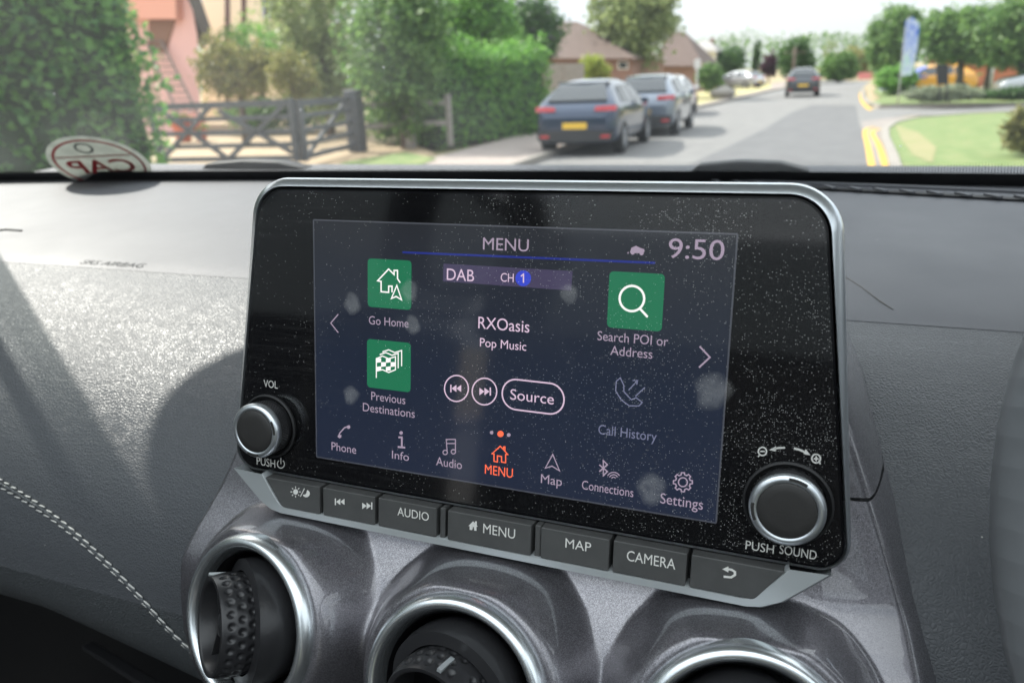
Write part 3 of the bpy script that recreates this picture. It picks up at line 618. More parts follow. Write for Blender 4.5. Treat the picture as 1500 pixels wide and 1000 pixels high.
mb = MB(); mb.grid([[(x, .33, Z(z)) for x in (XC-.12, XC+.12)] for z in (-.11, -.36)]); child_world(mb.build('backing', M['black'], None), cp)

# ------------------------------------------------------------------ air vents
def dimpled(r, z0, z1, rows=3, cols=27, nu=300, nv=26):
    pts = []; L_ = z1-z0
    dm = [(2*math.pi*(k+.5*(j % 2))/cols, z0+L_*(.2+.6*j/(rows-1))) for j in range(rows) for k in range(cols) if not (4 < k < 6)]
    A = np.array(dm); R_ = []
    for i in range(nv+1):
        z = z0+L_*i/nv; row = []
        for k in range(nu):
            a = 2*math.pi*k/nu; da = np.abs((A[:, 0]-a+math.pi) % (2*math.pi)-math.pi)*r; dz = A[:, 1]-z
            d = np.sqrt(da*da+dz*dz)  .min()/.0016; dep = .0011*max(0, 1-d*d) if d < 1 else 0
            bul = .0010*math.sin(math.pi*i/nv); rr = r+bul-dep; row.append((rr*math.cos(a), rr*math.sin(a), z))
        R_.append(row)
    return R_
def vent(c, ry, rx, label, spin):
    e = thing('air_vent', label, 'air vent', (c[0], c[1], Z(c[2])), (math.pi/2-VTILT, 0, VYAW[VC.index(c)]), 'round air vents in the centre panel')
    R = VR
    mb = MB(); mb.lathe([(R*1.0, -.014), (R*1.035, -.005), (R*1.025, .0), (R*.985, .0036), (R*.93, .0046), (R*.885, .0034), (R*.845, .0005), (R*.82, -.003)], 96); mb.build('bezel', M['silver_bezel'], e, smooth=True)
    mb = MB(); mb.lathe([(R*.82, -.003), (R*.81, -.0015), (R*.795, -.003), (R*.785, -.012), (R*.78, -.03), (R*.5, -.042), (.0001, -.042)], 72); mb.build('throat', M['black'], e, smooth=True, sharp=50)
    ro = bpy.data.objects.new('rotor', None); COL.objects.link(ro); ro.parent = e; ro.location = (0, 0, -.002); ro.rotation_euler = (rx, ry, spin); ro.rotation_mode = 'ZYX'; ro.empty_display_size = .02
    RB = R*.74
    mb = MB(); mb.lathe([(RB*.80, RB*.18), (RB*.985, RB*.16), (RB*.99, RB*.08), (RB, 0)]+[(RB*math.cos(rad(a)), -RB*math.sin(rad(a))) for a in range(10, 91, 8)], 72); mb.build('barrel', M['vent_black'], ro, smooth=True, sharp=50)
    r = R*.56
    mb = MB(); g = dimpled(r, RB*.10, RB*.62); mb.grid(g, closed=True)
    mb.lathe([(r, RB*.62), (r*.985, RB*.655), (r*.92, RB*.66), (r*.88, RB*.62), (r*.86, RB*.1)], 96); mb.build('dimpled_wheel', M['vent_black'], ro, smooth=True, sharp=60, fix=False)
    mb = MB(); mb.lathe([(r*.30, RB*.05), (r*.28, RB*.42), (r*.22, RB*.50), (.0001, RB*.52)], 40); mb.build('hub', M['vent_black'], ro, smooth=True)
    for k in range(3):
        a = rad(90+120*k); mb = MB(); mb.bar((r*.26*math.cos(a), r*.26*math.sin(a), RB*.28), (r*.9*math.cos(a), r*.9*math.sin(a), RB*.28), .0009, .012); mb.build('blade', M['vent_black'], ro)
    mb = MB(); mb.bar((0, r*1.03, RB*.3), (0, r*1.06, RB*.62), .0018, .0012); mb.build('pointer', M['silver_trim'], ro)
    return e
M['silver_bezel'] = plain('bezel_silver', (.78, .82, .84), .27, metal=.95, bump=(900, .05, .0003))
vent(VC[0], rad(-25), rad(2), 'leftmost round air vent with its dimpled wheel turned aside, ringed in satin silver', rad(35))
vent(VC[1], rad(-8), rad(14), 'middle round air vent facing back, under the home menu button, ringed in satin silver', rad(-12))
vent(VC[2], rad(5), rad(12), 'rightmost round air vent cut off by the lower picture edge, ringed in satin silver', rad(10))

# ------------------------------------------------------------------ steering wheel
def carbon():
    mt, t, p, ln = nodes('wheel_leather'); v = nd(t, 'TexVoronoi', Scale=115.0, Randomness=.0); ln(coords(t), v.inputs['Vector'])
    b = nd(t, 'Bump', Strength=.6, Distance=.0012); ln(v.outputs['Distance'], b.inputs['Height']); ln(b.outputs[0], p.inputs['Normal'])
    p.inputs['Base Color'].default_value = (.19, .20, .21, 1); p.inputs['Roughness'].default_value = .38; return mt
WC = Vector((.2505, .24, Z(-.118))); WT = rad(22)
sw = thing('steering_wheel', 'leather rimmed steering wheel at the right edge, only the rim showing', 'steering wheel', WC, (math.pi/2-WT, 0, 0))
mb = MB(); RW = .178
mb.tube([(RW*math.cos(2*math.pi*k/72), RW*math.sin(2*math.pi*k/72)*.97, 0) for k in range(72)], .0185, 20, closed=True); mb.build('rim', carbon(), sw, smooth=True)
mb = MB(); mb.lathe([(.075, -.03), (.078, -.01), (.06, .008), (.0001, .012)], 48); mb.build('hub', M['leather_low'], sw, smooth=True)
for a in (0, 180, 270):
    mb = MB(); c, s = math.cos(rad(a)), math.sin(rad(a)); mb.bar((.06*c, .06*s, -.008), (RW*c, RW*s*.97, 0), .014, .035); mb.build('spoke', M['dark'], sw, bevel=.004)
# hood over the instruments
mb = MB(); mb.tube([(.135, .43, Z(-.118)), (.175, .40, Z(-.07)), (.27, .385, Z(-.05)), (.37, .40, Z(-.07)), (.42, .43, Z(-.118))], [.03, .034, .036, .034, .03], 18); child_world(mb.build('instrument_hood', M['pad'], None, smooth=True), dash)

# ------------------------------------------------------------------ windscreen, wipers, sticker
def base_pt(t): x = XC+t*.98; return Vector((x, .715-.065*t*t, Z(-.097)))
def head_pt(t): x = XC+t*.675; return Vector((x, .50-.11*t**8, Z(.285-.018*t*t)))
def ws_pt(t, w, lift=0):
    a, b = base_pt(t), head_pt(t); p = a+(b-a)*w; p.z += .03*4*w*(1-w)*.6; nrm = Vector((0, -.6, -.8)); return p+nrm*lift
ws = thing('windscreen', 'dusty sloping windscreen with a black dotted lower border', 'windscreen', base_pt(0))
mb = MB(); mb.grid([[ws_pt(-1+2*k/40, j/16) for k in range(41)] for j in range(17)]); child_world(mb.build('glass', M['windscreen'], None, smooth=True), ws)
def frit_mat():
    mt, t, p, ln = nodes('frit_dots'); out = t.nodes['Material Output']; p.inputs['Base Color'].default_value = (.012, .012, .013, 1); p.inputs['Roughness'].default_value = .4
    uv = nd(t, 'UVMap'); fr = nd(t, 'VectorMath', operation='FRACTION'); ln(uv.outputs[0], fr.inputs[0])
    sb = nd(t, 'VectorMath', operation='SUBTRACT'); sb.inputs[1].default_value = (.5, .5, 0); ln(fr.outputs[0], sb.inputs[0]); le = nd(t, 'VectorMath', operation='LENGTH'); ln(sb.outputs[0], le.inputs[0])
    sx = nd(t, 'SeparateXYZ'); ln(uv.outputs[0], sx.inputs[0]); mr = nd(t, 'MapRange', **{'From Min': 0.0, 'From Max': 5.0, 'To Min': .33, 'To Max': .10}); ln(sx.outputs[1], mr.inputs['Value'])
    lt = nd(t, 'Math', operation='LESS_THAN'); ln(le.outputs['Value'], lt.inputs[0]); ln(mr.outputs[0], lt.inputs[1])
    tr = nd(t, 'BsdfTransparent'); ms = nd(t, 'MixShader'); ln(lt.outputs[0], ms.inputs[0]); ln(tr.outputs[0], ms.inputs[1]); ln(p.outputs[0], ms.inputs[2]); ln(ms.outputs[0], out.inputs[0]); return mt
nT = 80; fm = MB(); W0, W1 = .030, .050
fm.grid([[ws_pt(-1+2*k/nT, w, .0015) for k in range(nT+1)] for w in (W0, W1)])
me = fm.mesh('frit_dots'); uvl = me.uv_layers.new(name='UVMap')
for pl in me.polygons:
    for li in pl.loop_indices:
        vi = me.loops[li].vertex_index; uvl.data[li].uv = ((vi % (nT+1))/nT*900, (vi//(nT+1))*5)
child_world(link('frit_dots', me, frit_mat()), ws)
mb = MB(); mb.grid([[ws_pt(-1+2*k/nT, w, .0016) for k in range(nT+1)] for w in (-.02, W0)]); mb.grid([[ws_pt(-1+2*k/nT, w, .0016) for k in range(nT+1)] for w in (.97, 1.0)])
child_world(mb.build('frit_band', M['black'], None), ws)
mb = MB(); mb.tube([ws_pt(-1.0+2*k/40, .003, .004) for k in range(41)], .004, 8); child_world(mb.build('lower_seal', M['dark'], None, smooth=True), ws)
# wipers parked outside the glass: hump = end of the arm showing above the sill
def wiper(px0, px1, py, lab):
    d0 = ray((px0+px1)/2, py-4); t = .775/d0.y; c = d0*t; c.z += H
    e = thing('wiper', lab, 'wiper', c, group='parked windscreen wipers')
    wdt = (px1-px0)/FPX*c.length*.93*.5
    P = [(-wdt, -.022), (-wdt*.93, -.004), (-wdt*.8, .004), (-wdt*.2, .0075), (wdt*.4, .006), (wdt*.8, -.001), (wdt, -.022)]
    mb = MB(); n_ = len(P); vs = [(x, y_, z) for y_ in (-.012, .012) for x, z in P]
    mb.add(vs, [tuple(range(n_)), tuple(range(2*n_-1, n_-1, -1))]+[(k, n_+k, n_+(k+1) % n_, (k+1) % n_) for k in range(n_)])
    mb.build('wiper_arm', M['dark'], e, bevel=.002)
    mb = MB(); mb.bar((wdt*.6, .02, -.02), (wdt*3.0, .05, -.03), .012, .012); mb.build('wiper_blade', M['black'], e)
wiper(318, 442, 247, 'black wiper arm hump behind the glass beside the oval sticker')
wiper(1056, 1150, 250, 'black wiper arm hump behind the glass in front of the road')
# oval permit sticker inside the glass, seen from its back
SRAD = .0545; enz = -Vector((-.2604, .5612, .7857)).normalized(); eyv = (Vector((0, 0, 1))-enz*enz.z).normalized(); ex = eyv.cross(enz)
mt_ = Matrix((ex, eyv, enz)).transposed().to_4x4(); mt_.translation = Vector((-.781, .670, Z(-.0757)))
stk = thing('parking_sticker', 'round white and red permit sticker on the lower left windscreen, seen from behind', 'sticker'); stk.matrix_world = mt_
def paper():
    mt, t, p, ln = nodes('sticker_paper'); n = nd(t, 'TexNoise', Scale=55.0, Detail=3.0); ln(coords(t), n.inputs[0])
    r = nd(t, 'ValToRGB'); r.color_ramp.elements[0].position = .42; r.color_ramp.elements[1].position = .58; r.color_ramp.elements[0].color = (.45, .47, .45, 1); r.color_ramp.elements[1].color = (.68, .69, .66, 1); ln(n.outputs[0], r.inputs[0]); ln(r.outputs[0], p.inputs['Base Color'])
    p.inputs['Roughness'].default_value = .6; p.inputs['Transmission Weight'].default_value = 0
    out = t.nodes['Material Output']; tl = nd(t, 'BsdfTranslucent', Color=(.6, .62, .58, 1)); ms = nd(t, 'MixShader', Fac=.45); ln(p.outputs[0], ms.inputs[1]); ln(tl.outputs[0], ms.inputs[2]); ln(ms.outputs[0], out.inputs[0]); return mt
mb = MB(); q = arc(0, 0, SRAD, 0, 355, 71); mb.prism(q, -.0004, 0); body = mb.build('disc', paper(), stk)
red = plain('sticker_red', (.55, .04, .05), .6)
mb = MB(); mb.ribbon(arc(0, 0, SRAD*.87, 0, 355, 71), SRAD*.055, .0004, closed=True); mb.build('border_ring', red, body, fix=False)
mb = MB(); mb.ribbon(arc(-.05*SRAD, .60*SRAD, SRAD*.16, 0, 345, 23), SRAD*.05, .0004, closed=True); mb.build('small_ring', plain('sticker_grey', (.2, .22, .21), .6), body, fix=False)
me = text_mesh('CAP', SRAD*1.36, SRAD*.50, .02); tb = link('lettering', me, red, body, False); tb.location = (0, -.06*SRAD, .0005); tb.scale = (-1, 1, 1)
mb = MB(); mb.ribbon([(-SRAD*.76, .30*SRAD), (SRAD*.76, .30*SRAD)], SRAD*.05, .0004); mb.build('rule_line', plain('sticker_pale_red', (.5, .2, .2), .6), body, fix=False)
me = text_mesh('SRS AIRBAG', .062, .0075); ab = link('airbag_lettering', me, M['black'], None, False)
p = dash_hit(166, 386.5, .0006); ab.location = p; ab.rotation_euler = (rad(6), 0, 0); child_world(ab, dash)

# ------------------------------------------------------------------ cabin shell (roof, pillars, doors) with its window openings
cab = thing('car_cabin', 'dark cabin shell with pale headlining around the seats', 'car cabin', (XC, -.5, Z(-.3)))
def cw(mb, name, mat, **k): return child_world(mb.build(name, mat, None, **k), cab)
mb = MB(); hp = [head_pt(-1+2*k/20) for k in range(21)]
rows = [hp]
for y, zz in ((.15, .315), (-.3, .33), (-.9, .32), (-1.6, .27)): rows.append([Vector((XC+(-1+2*k/20)*.66, y, Z(zz-.03*abs(-1+2*k/20)**3))) for k in range(21)])
mid_ = [rows[0], rows[1]]; rest = rows[1:]
mb.grid(mid_); cw(mb, 'roof_lining', M['headliner'], smooth=True)
mb = MB(); mb.grid([[p+Vector((0, .01, .03)) for p in r] for r in mid_]); cw(mb, 'roof', M['dark'], smooth=True)
mb = MB(); mb.grid(rest); cw(mb, 'added_glass_roof', M['clear_glass'], smooth=True)  # clear roof added out of view to let more skylight into the cabin
for sgn in (-1, 1):
    mb = MB(); a, b_ = base_pt(sgn), head_pt(sgn); mb.tube([a+Vector((sgn*.012, -.005, -.02)), a+(b_-a)*.5+Vector((sgn*.01, -.006, .018)), b_+Vector((sgn*.008, -.01, .0))], [.006, .005, .006], 8); cw(mb, 'front_pillar', M['cabin'], smooth=True)
    xb = XC+sgn*.98; xr = XC+sgn*.665
    mb = MB(); mb.grid([[(xb+sgn*.03, y, Z(z)) for y in (.72, -1.7)] for z in (-.075, -.9)]); mb.grid([[(xb-sgn*.06, y, Z(z)) for y in (.50, -1.7)] for z in (-.085, -.5, -.9)]); mb.grid([[(xb+sgn*o_, y, Z(-.08)) for y in (.72, -1.7)] for o_ in (.03, -.06)]); cw(mb, 'door_panel', M['cabin'])
    mb = MB(); mb.tube([(xb, -.42, Z(-.09)), (XC+sgn*.72, -.44, Z(.13)), (xr, -.46, Z(.29))], .035, 8); cw(mb, 'middle_pillar', M['cabin'], smooth=True)
    mb = MB(); mb.tube([head_pt(sgn)+Vector((sgn*.005, 0, .0)), (xr, .15, Z(.29)), (xr, -.5, Z(.30)), (xr, -1.6, Z(.245))], .02, 8); cw(mb, 'roof_rail', M['cabin'], smooth=True)
    mb = MB(); mb.grid([[(xb, .70, Z(-.09)), (xb, -.42, Z(-.09))], [(xr, .40, Z(.275)), (xr, -.46, Z(.29))]]); cw(mb, 'front_side_glass', M['side_glass' if sgn < 0 else 'clear_glass'])
    mb = MB(); mb.grid([[(xb, -.44, Z(-.09)), (xb, -1.68, Z(-.09))], [(xr, -.48, Z(.29)), (xr, -1.58, Z(.245))]]); cw(mb, 'rear_side_glass', M['side_glass'])
    xs = XC+sgn*.40
    mb = MB(); mb.grid([[(x, y_+dy, Z(z)) for x, z in rounded([(xs-a, -.75), (xs+a, -.75), (xs+a*.78, -.06), (xs-a*.78, -.06)], .07, 5)] for a, y_, dy in ((.20, -.42, 0), (.25, -.44, 0), (.25, -.54, 0), (.20, -.57, 0))], closed=True); cw(mb, 'seat_back', M['cabin'], smooth=True)
    mb = MB(); mb.grid([[(x, y_, Z(z)) for x, z in rounded([(xs-a, -.02), (xs+a, -.02), (xs+a*.9, .16), (xs-a*.9, .16)], .05, 5)] for a, y_ in ((.09, -.50), (.13, -.51), (.13, -.58), (.09, -.60))], closed=True); cw(mb, 'headrest', M['cabin'], smooth=True)
mb = MB(); mb.grid([[(XC+a*.83, -1.7, Z(z)) for a in (-1, 1)] for z in (-.05, -.9)]); cw(mb, 'rear_panel', M['cabin'])
for sgn in (-1, 1): mb = MB(); mb.tube([(XC+sgn*.78, -1.7, Z(-.07)), (XC+sgn*.66, -1.6, Z(.25))], .10, 8); cw(mb, 'rear_pillar', M['cabin'], smooth=True)

mb = MB(); mb.grid([[(XC+a*.76, -1.69, Z(-.05)) for a in (-1, 1)], [(XC+a*.66, -1.6, Z(.25)) for a in (-1, 1)]]); cw(mb, 'rear_window', M['side_glass'])
mb = MB(); mb.tube([head_pt(-1+2*k/30)+Vector((0, -.006, .006)) for k in range(31)], .013, 8); cw(mb, 'header_rail', M['headliner'], smooth=True)

# ================================================================== OUTSIDE
rng = np.random.default_rng(7)
def noise_mat(name, cols, scale, rough=.9, pos=(.3, .7), bump=None, detail=6.0, kind='Object', stretch=(1, 1, 1)):
    mt, t, p, ln = nodes(name); n = nd(t, 'TexNoise', Scale=float(scale), Detail=detail, Roughness=.65); ln(coords(t, stretch, kind), n.inputs[0])
    r = nd(t, 'ValToRGB'); e = r.color_ramp.elements; e[0].position, e[1].position = pos; e[0].color = (*cols[0], 1); e[1].color = (*cols[-1], 1)
    for i, c in enumerate(cols[1:-1]): k = e.new(pos[0]+(pos[1]-pos[0])*(i+1)/(len(cols)-1)); k.color = (*c, 1)
    ln(n.outputs[0], r.inputs[0]); ln(r.outputs[0], p.inputs['Base Color']); p.inputs['Roughness'].default_value = rough; p.inputs['Specular IOR Level'].default_value = .3
    if bump: b = nd(t, 'Bump', Strength=bump[0], Distance=bump[1]); ln(n.outputs[0], b.inputs['Height']); ln(b.outputs[0], p.inputs['Normal'])
    return mt
def leaf_mat(name, a, b, trans=.48):
    mt, t, p, ln = nodes(name); out = t.nodes['Material Output']
    g = nd(t, 'NewGeometry'); r = nd(t, 'ValToRGB'); r.color_ramp.elements[0].color = (*a, 1); r.color_ramp.elements[1].color = (*b, 1); ln(g.outputs['Random Per Island'], r.inputs[0])
    ln(r.outputs[0], p.inputs['Base Color']); p.inputs['Roughness'].default_value = .5; p.inputs['Specular IOR Level'].default_value = .35
    tl = nd(t, 'BsdfTranslucent'); ln(r.outputs[0], tl.inputs[0]); ms = nd(t, 'MixShader', Fac=trans); ln(p.outputs[0], ms.inputs[1]); ln(tl.outputs[0], ms.inputs[2]); ln(ms.outputs[0], out.inputs[0]); return mt
LM = {k: leaf_mat('leaf_'+k, tuple(min(.5,v*1.35) for v in a), tuple(min(.5,v*1.35) for v in b)) for k, (a, b) in dict(ivy=((.045, .13, .04), (.17, .33, .08)), dark=((.03, .07, .025), (.08, .15, .045)), mid=((.05, .11, .03), (.15, .25, .07)), bright=((.06, .16, .03), (.16, .32, .06)),
     olive=((.10, .11, .035), (.24, .22, .08)), yellow=((.15, .20, .03), (.32, .36, .07)), purple=((.05, .025, .04), (.10, .05, .07)), grey=((.14, .17, .11), (.28, .31, .21)), willow=((.12, .16, .06), (.26, .31, .13)), lilac=((.16, .08, .22), (.3, .2, .36))).items()}
bark = plain('bark', (.11, .085, .065), .9, vary=.4, vscale=6)
def leaf_mesh(name, centers, size, r):         # two-triangle leaves with a fold, one island each
    n = len(centers); c = np.asarray(centers, float)
    nrm = r.normal(size=(n, 3)); nrm[:, 2] = np.abs(nrm[:, 2])+.2; nrm /= np.linalg.norm(nrm, axis=1)[:, None]
    a = np.cross(nrm, r.normal(size=(n, 3))); a /= np.linalg.norm(a, axis=1)[:, None]; b = np.cross(nrm, a)
    s = (size*r.uniform(.6, 1.3, n))[:, None]
    V = np.stack([c-a*s*.62, c-b*s*.36+nrm*s*.08, c+a*s*.62, c+b*s*.36+nrm*s*.08], 1).reshape(-1, 3)
    me = bpy.data.meshes.new(name); me.vertices.add(4*n); me.vertices.foreach_set('co', V.ravel())
    me.loops.add(4*n); me.loops.foreach_set('vertex_index', np.arange(4*n)); me.polygons.add(n); me.polygons.foreach_set('loop_start', np.arange(n)*4); me.polygons.foreach_set('loop_total', np.full(n, 4)); me.update(); me.validate(); return me
def clumps(n, c, rad_, r, per=14, spread=.12, shell=.45):
    m = max(3, n//per); d = r.normal(size=(m, 3)); d /= np.linalg.norm(d, axis=1)[:, None]; k = (shell+(1-shell)*r.random(m)**.6)[:, None]*(.82+.3*r.random((m, 1)))
    cc = d*k; pts = np.repeat(cc, per, 0)+r.normal(size=(m*per, 3))*spread; return pts*np.asarray(rad_)+np.asarray(c)
def box_leaves(n, lo, hi, r, jitter=.12):
    lo, hi = np.asarray(lo, float), np.asarray(hi, float); d = hi-lo; ar = np.array([d[1]*d[2], d[1]*d[2], d[0]*d[2], d[0]*d[2], d[0]*d[1]]); f = r.choice(5, n, p=ar/ar.sum()); p = lo+r.random((n, 3))*d
    for k, (ax, v) in enumerate(((0, lo[0]), (0, hi[0]), (1, lo[1]), (1, hi[1]), (2, hi[2]))): p[f == k, ax] = v
    return p+r.normal(size=(n, 3))*jitter
def px_box(x0, y0, x1, y1, Y):                # a box in the picture -> centre and half sizes at distance Y
    a, b, c, d = Wp(x0, (y0+y1)/2, Y), Wp(x1, (y0+y1)/2, Y), Wp((x0+x1)/2, y0, Y), Wp((x0+x1)/2, y1, Y); return Vector(((a.x+b.x)/2, Y, (c.z+d.z)/2)), abs(b.x-a.x)/2, abs(c.z-d.z)/2
def plant(name, label, cat, box, Y, leaf, n=1500, size=None, trunk=True, lobes=3, group=None, depth=1.0, accents=None, shell=.45):
    c, hx, hz = px_box(*box, Y); size = size or max(.05, hx*.12)
    root = thing(name, label, cat, (c.x, c.y, 0), group=group)
    n = int(n*2.4); pts = [clumps(int(n*.5), (0, 0, c.z), (hx*.85, hx*.85*depth, hz*.85), rng, shell=shell)]
    for k in range(lobes):
        a = rng.uniform(0, 6.28); q = rng.uniform(-.45, .45)
        pts.append(clumps(int(n*.5/lobes), (hx*.45*math.cos(a), hx*.45*depth*math.sin(a), c.z+hz*q), (hx*.55, hx*.55*depth, hz*.55), rng, shell=shell))
    P = np.concatenate(pts); P = P[P[:, 2] > .02]
    link('crown', leaf_mesh('crown', P, size, rng), LM[leaf], root, False)
    if accents:
        A = P[rng.choice(len(P), accents[1])]+rng.normal(size=(accents[1], 3))*.05; link('blossom', leaf_mesh('blossom', A, size*.8, rng), LM[accents[0]], root, False)
    if trunk:
        mb = MB(); zb = max(.3, c.z-hz*.6); r0 = max(.05, hx*.07); mb.tube([(0, 0, -.05), (r0*.3, 0, zb*.5), (0, r0*.3, zb), (0, 0, c.z+hz*.3)], [r0*1.25, r0, r0*.8, r0*.25], 9)
        for k in range(5):
            a = rng.uniform(0, 6.28); mb.tube([(0, 0, zb*.85), (hx*.3*math.cos(a), hx*.3*math.sin(a), c.z-hz*.1), (hx*.62*math.cos(a+.3), hx*.62*math.sin(a+.3), c.z+hz*rng.uniform(.1, .5))], [r0*.55, r0*.35, r0*.1], 6)
        mb.build('trunk', bark, root, smooth=True)
    return root

# ---- ground, road, kerbs
asphalt = noise_mat('asphalt', [(.15, .148, .146), (.20, .196, .19)], 3.0, bump=None)
asphalt_new = noise_mat('asphalt_patch', [(.105, .105, .108), (.14, .14, .142)], 2.2)
earth = noise_mat('dry_verge', [(.24, .19, .11), (.34, .27, .17), (.20, .22, .09)], .6)
grass = noise_mat('mown_grass', [(.10, .15, .05), (.15, .20, .075), (.26, .225, .12)], 2.3, pos=(.3, .75))
pave = noise_mat('pavement_tar', [(.26, .22, .20), (.34, .29, .26)], 1.6)
concrete = noise_mat('kerb_stone', [(.22, .20, .18), (.30, .28, .25)], 4.0)
gravel = noise_mat('sandy_drive', [(.32, .24, .15), (.40, .31, .21)], 1.2)
yellow = noise_mat('yellow_paint', [(.50, .30, .06), (.62, .38, .08)], 5.0)
def sheet(name, poly, z, mat):
    mb = MB(); mb.add([(p[0], p[1], z) for p in poly], [tuple(range(len(poly)))]); me = mb.mesh(name)
    b = bmesh.new(); b.from_mesh(me); bmesh.ops.triangulate(b, faces=b.faces)
    for f in b.faces:
        if f.normal.z < 0: f.normal_flip()
    b.to_mesh(me); b.free(); return struct(link(name, me, mat, None, False))
def gp(*pts): return [G(x, y) for x, y in pts]
sheet('ground', [(-900, -200), (900, -200), (900, 1500), (-900, 1500)], -.13, earth)
LK = gp((740, 243), (860, 203), (1000, 160), (1080, 143), (1130, 131.5), (1180, 122), (1204, 117))
RK = gp((1292, 262), (1284, 225), (1265, 182), (1262, 172)); RK2 = gp((1268, 155), (1262, 146), (1258, 138), (1260, 130), (1268, 123), (1276, 117))
x0, x1 = LK[0].x, RK[0].x
sheet('road', [(x0-.3, -14)]+[tuple(p)[:2] for p in LK]+[tuple(p)[:2] for p in RK2[::-1]]+[tuple(p)[:2] for p in RK[::-1]]+[(x1, -14)], -.12, asphalt)
sheet('road_patch', [(x0+2.2, -14)]+[tuple(G(*p))[:2] for p in ((955, 255), (1060, 210), (1120, 183), (1160, 160), (1190, 150), (1254, 150), (1259, 176), (1280, 226), (1288, 262))]+[(x1-.1, -14)], -.114, asphalt_new)
sheet('side_road', [tuple(G(*p))[:2] for p in ((1262, 172), (1330, 164), (1500, 158.5), (1700, 156), (1700, 148), (1500, 150.5), (1380, 152), (1268, 155))], -.116, asphalt)
def kerb(name, pts, w=.14, mat=concrete):
    mb = MB(); rows = []
    for i, p in enumerate(pts):
        d = (pts[min(i+1, len(pts)-1)]-pts[max(i-1, 0)]); d.z = 0; d.normalize(); n = Vector((d.y, -d.x, 0)); rows.append([p+n*w/2+Vector((0, 0, -.13)), p+n*w/2, p-n*w/2, p-n*w/2+Vector((0, 0, -.13))])
    mb.grid(rows); return struct(mb.build(name, mat, None, fix=False))
def flat(p): return Vector((p.x, p.y, 0))
LKl = [Vector((x0-.2, -14, 0))]+[flat(p) for p in LK]; kerb('kerb', LKl)
sheet('pavement', [tuple(p)[:2] for p in LKl]+[(p.x-2.0-.02*p.y, p.y+.5) for p in LKl[::-1]], -.02, pave)
kr = [Vector((x1+.25, -14, 0))]+[flat(G(*p)) for p in ((1318, 262), (1308, 225), (1297, 200), (1297, 187), (1310, 178), (1340, 171), (1420, 165), (1500, 162), (1700, 159))]; kerb('kerb', kr, .16)
sheet('verge', [tuple(p)[:2] for p in kr]+[(30, 8), (30, -14)], -.03, grass)
sheet('dirt_patch', [tuple(G(*p))[:2] for p in ((1312, 182), (1345, 192), (1372, 214), (1366, 236), (1340, 226), (1322, 205))], -.024, noise_mat('bare_dirt', [(.27, .23, .13), (.19, .21, .085)], 1.5))
sheet('far_verge', [tuple(G(*p))[:2] for p in ((1270, 152), (1290, 143), (1278, 132), (1300, 126), (1700, 134), (1700, 147), (1380, 150))], -.03, grass)
kerb('kerb', [flat(G(*p)) for p in ((1700, 149), (1500, 151.5), (1380, 153), (1290, 154), (1272, 149), (1264, 140), (1264, 130))], .16)
sheet('drive', [tuple(G(*p))[:2] for p in ((180, 262), (470, 250), (640, 226), (560, 190), (500, 172), (200, 180))], -.01, gravel)
sheet('verge', [tuple(G(*p))[:2] for p in ((480, 262), (500, 238), (590, 222), (640, 232), (560, 262))], -.005, grass)
sheet('far_verge', [tuple(G(*p))[:2] for p in ((1008, 156), (1130, 128.5), (1128, 122), (1040, 124), (960, 140))], -.012, noise_mat('dry_grass', [(.30, .30, .12), (.42, .36, .19), (.22, .27, .08)], .5))
def line(name, pts, w):
    mb = MB(); P = spline([(p.x, p.y, -.106) for p in pts], 6); rows = []
    for i, p in enumerate(P):
        d = P[min(i+1, len(P)-1)]-P[max(i-1, 0)]; d.normalize(); n = Vector((d.y, -d.x, 0))*w/2; rows.append([p+n, p-n])
    mb.grid(rows); return struct(mb.build(name, yellow, None))
sheet('pavement', [tuple(G(*p))[:2] for p in ((1262, 172), (1300, 167), (1420, 161), (1420, 166), (1340, 172), (1310, 179), (1297, 188), (1297, 200), (1308, 225), (1319, 264), (1292, 264), (1284, 225), (1265, 182))], -.117, noise_mat('worn_tar', [(.20, .18, .165), (.27, .24, .22)], 1.5))
line('yellow_line', [G(*p) for p in ((1282, 275), (1279, 240), (1272, 205), (1268, 190), (1270, 183), (1283, 180))], .11)
line('yellow_line', [G(*p) for p in ((1304, 275), (1300, 240), (1288, 205), (1279, 190), (1281, 185), (1290, 182.5))], .11)
line('yellow_line', [G(*p) for p in ((1276, 157), (1267, 150), (1262, 143), (1261, 134))], .14)

# ---- near hedge on the left
yE = 6.5; xh = Wp(228, 200, yE).x
hd = thing('ivy_hedge', 'tall dense ivy hedge filling the left of the view, nearest to the car', 'hedge', (xh-1, yE/2, 0))
pts = box_leaves(50000, (-1.0, -yE/2-3, -.05), (1.0, yE/2, 3.7), rng, .09); bulge = .09*np.sin(pts[:, 1]*2.1+pts[:, 2]*1.3)+.07*np.sin(pts[:, 2]*3.1+pts[:, 1]*.7); pts[:, 0] += bulge; pts[:, 1] += .4*bulge
link('foliage', leaf_mesh('foliage', pts, .085, rng), LM['ivy'], hd, False)
mb = MB(); mb.box((.02, -1.5, 1.8), (1.75, yE+2.95, 3.6)); mb.build('inner_growth', plain('hedge_inside', (.02, .04, .012), .9), hd)

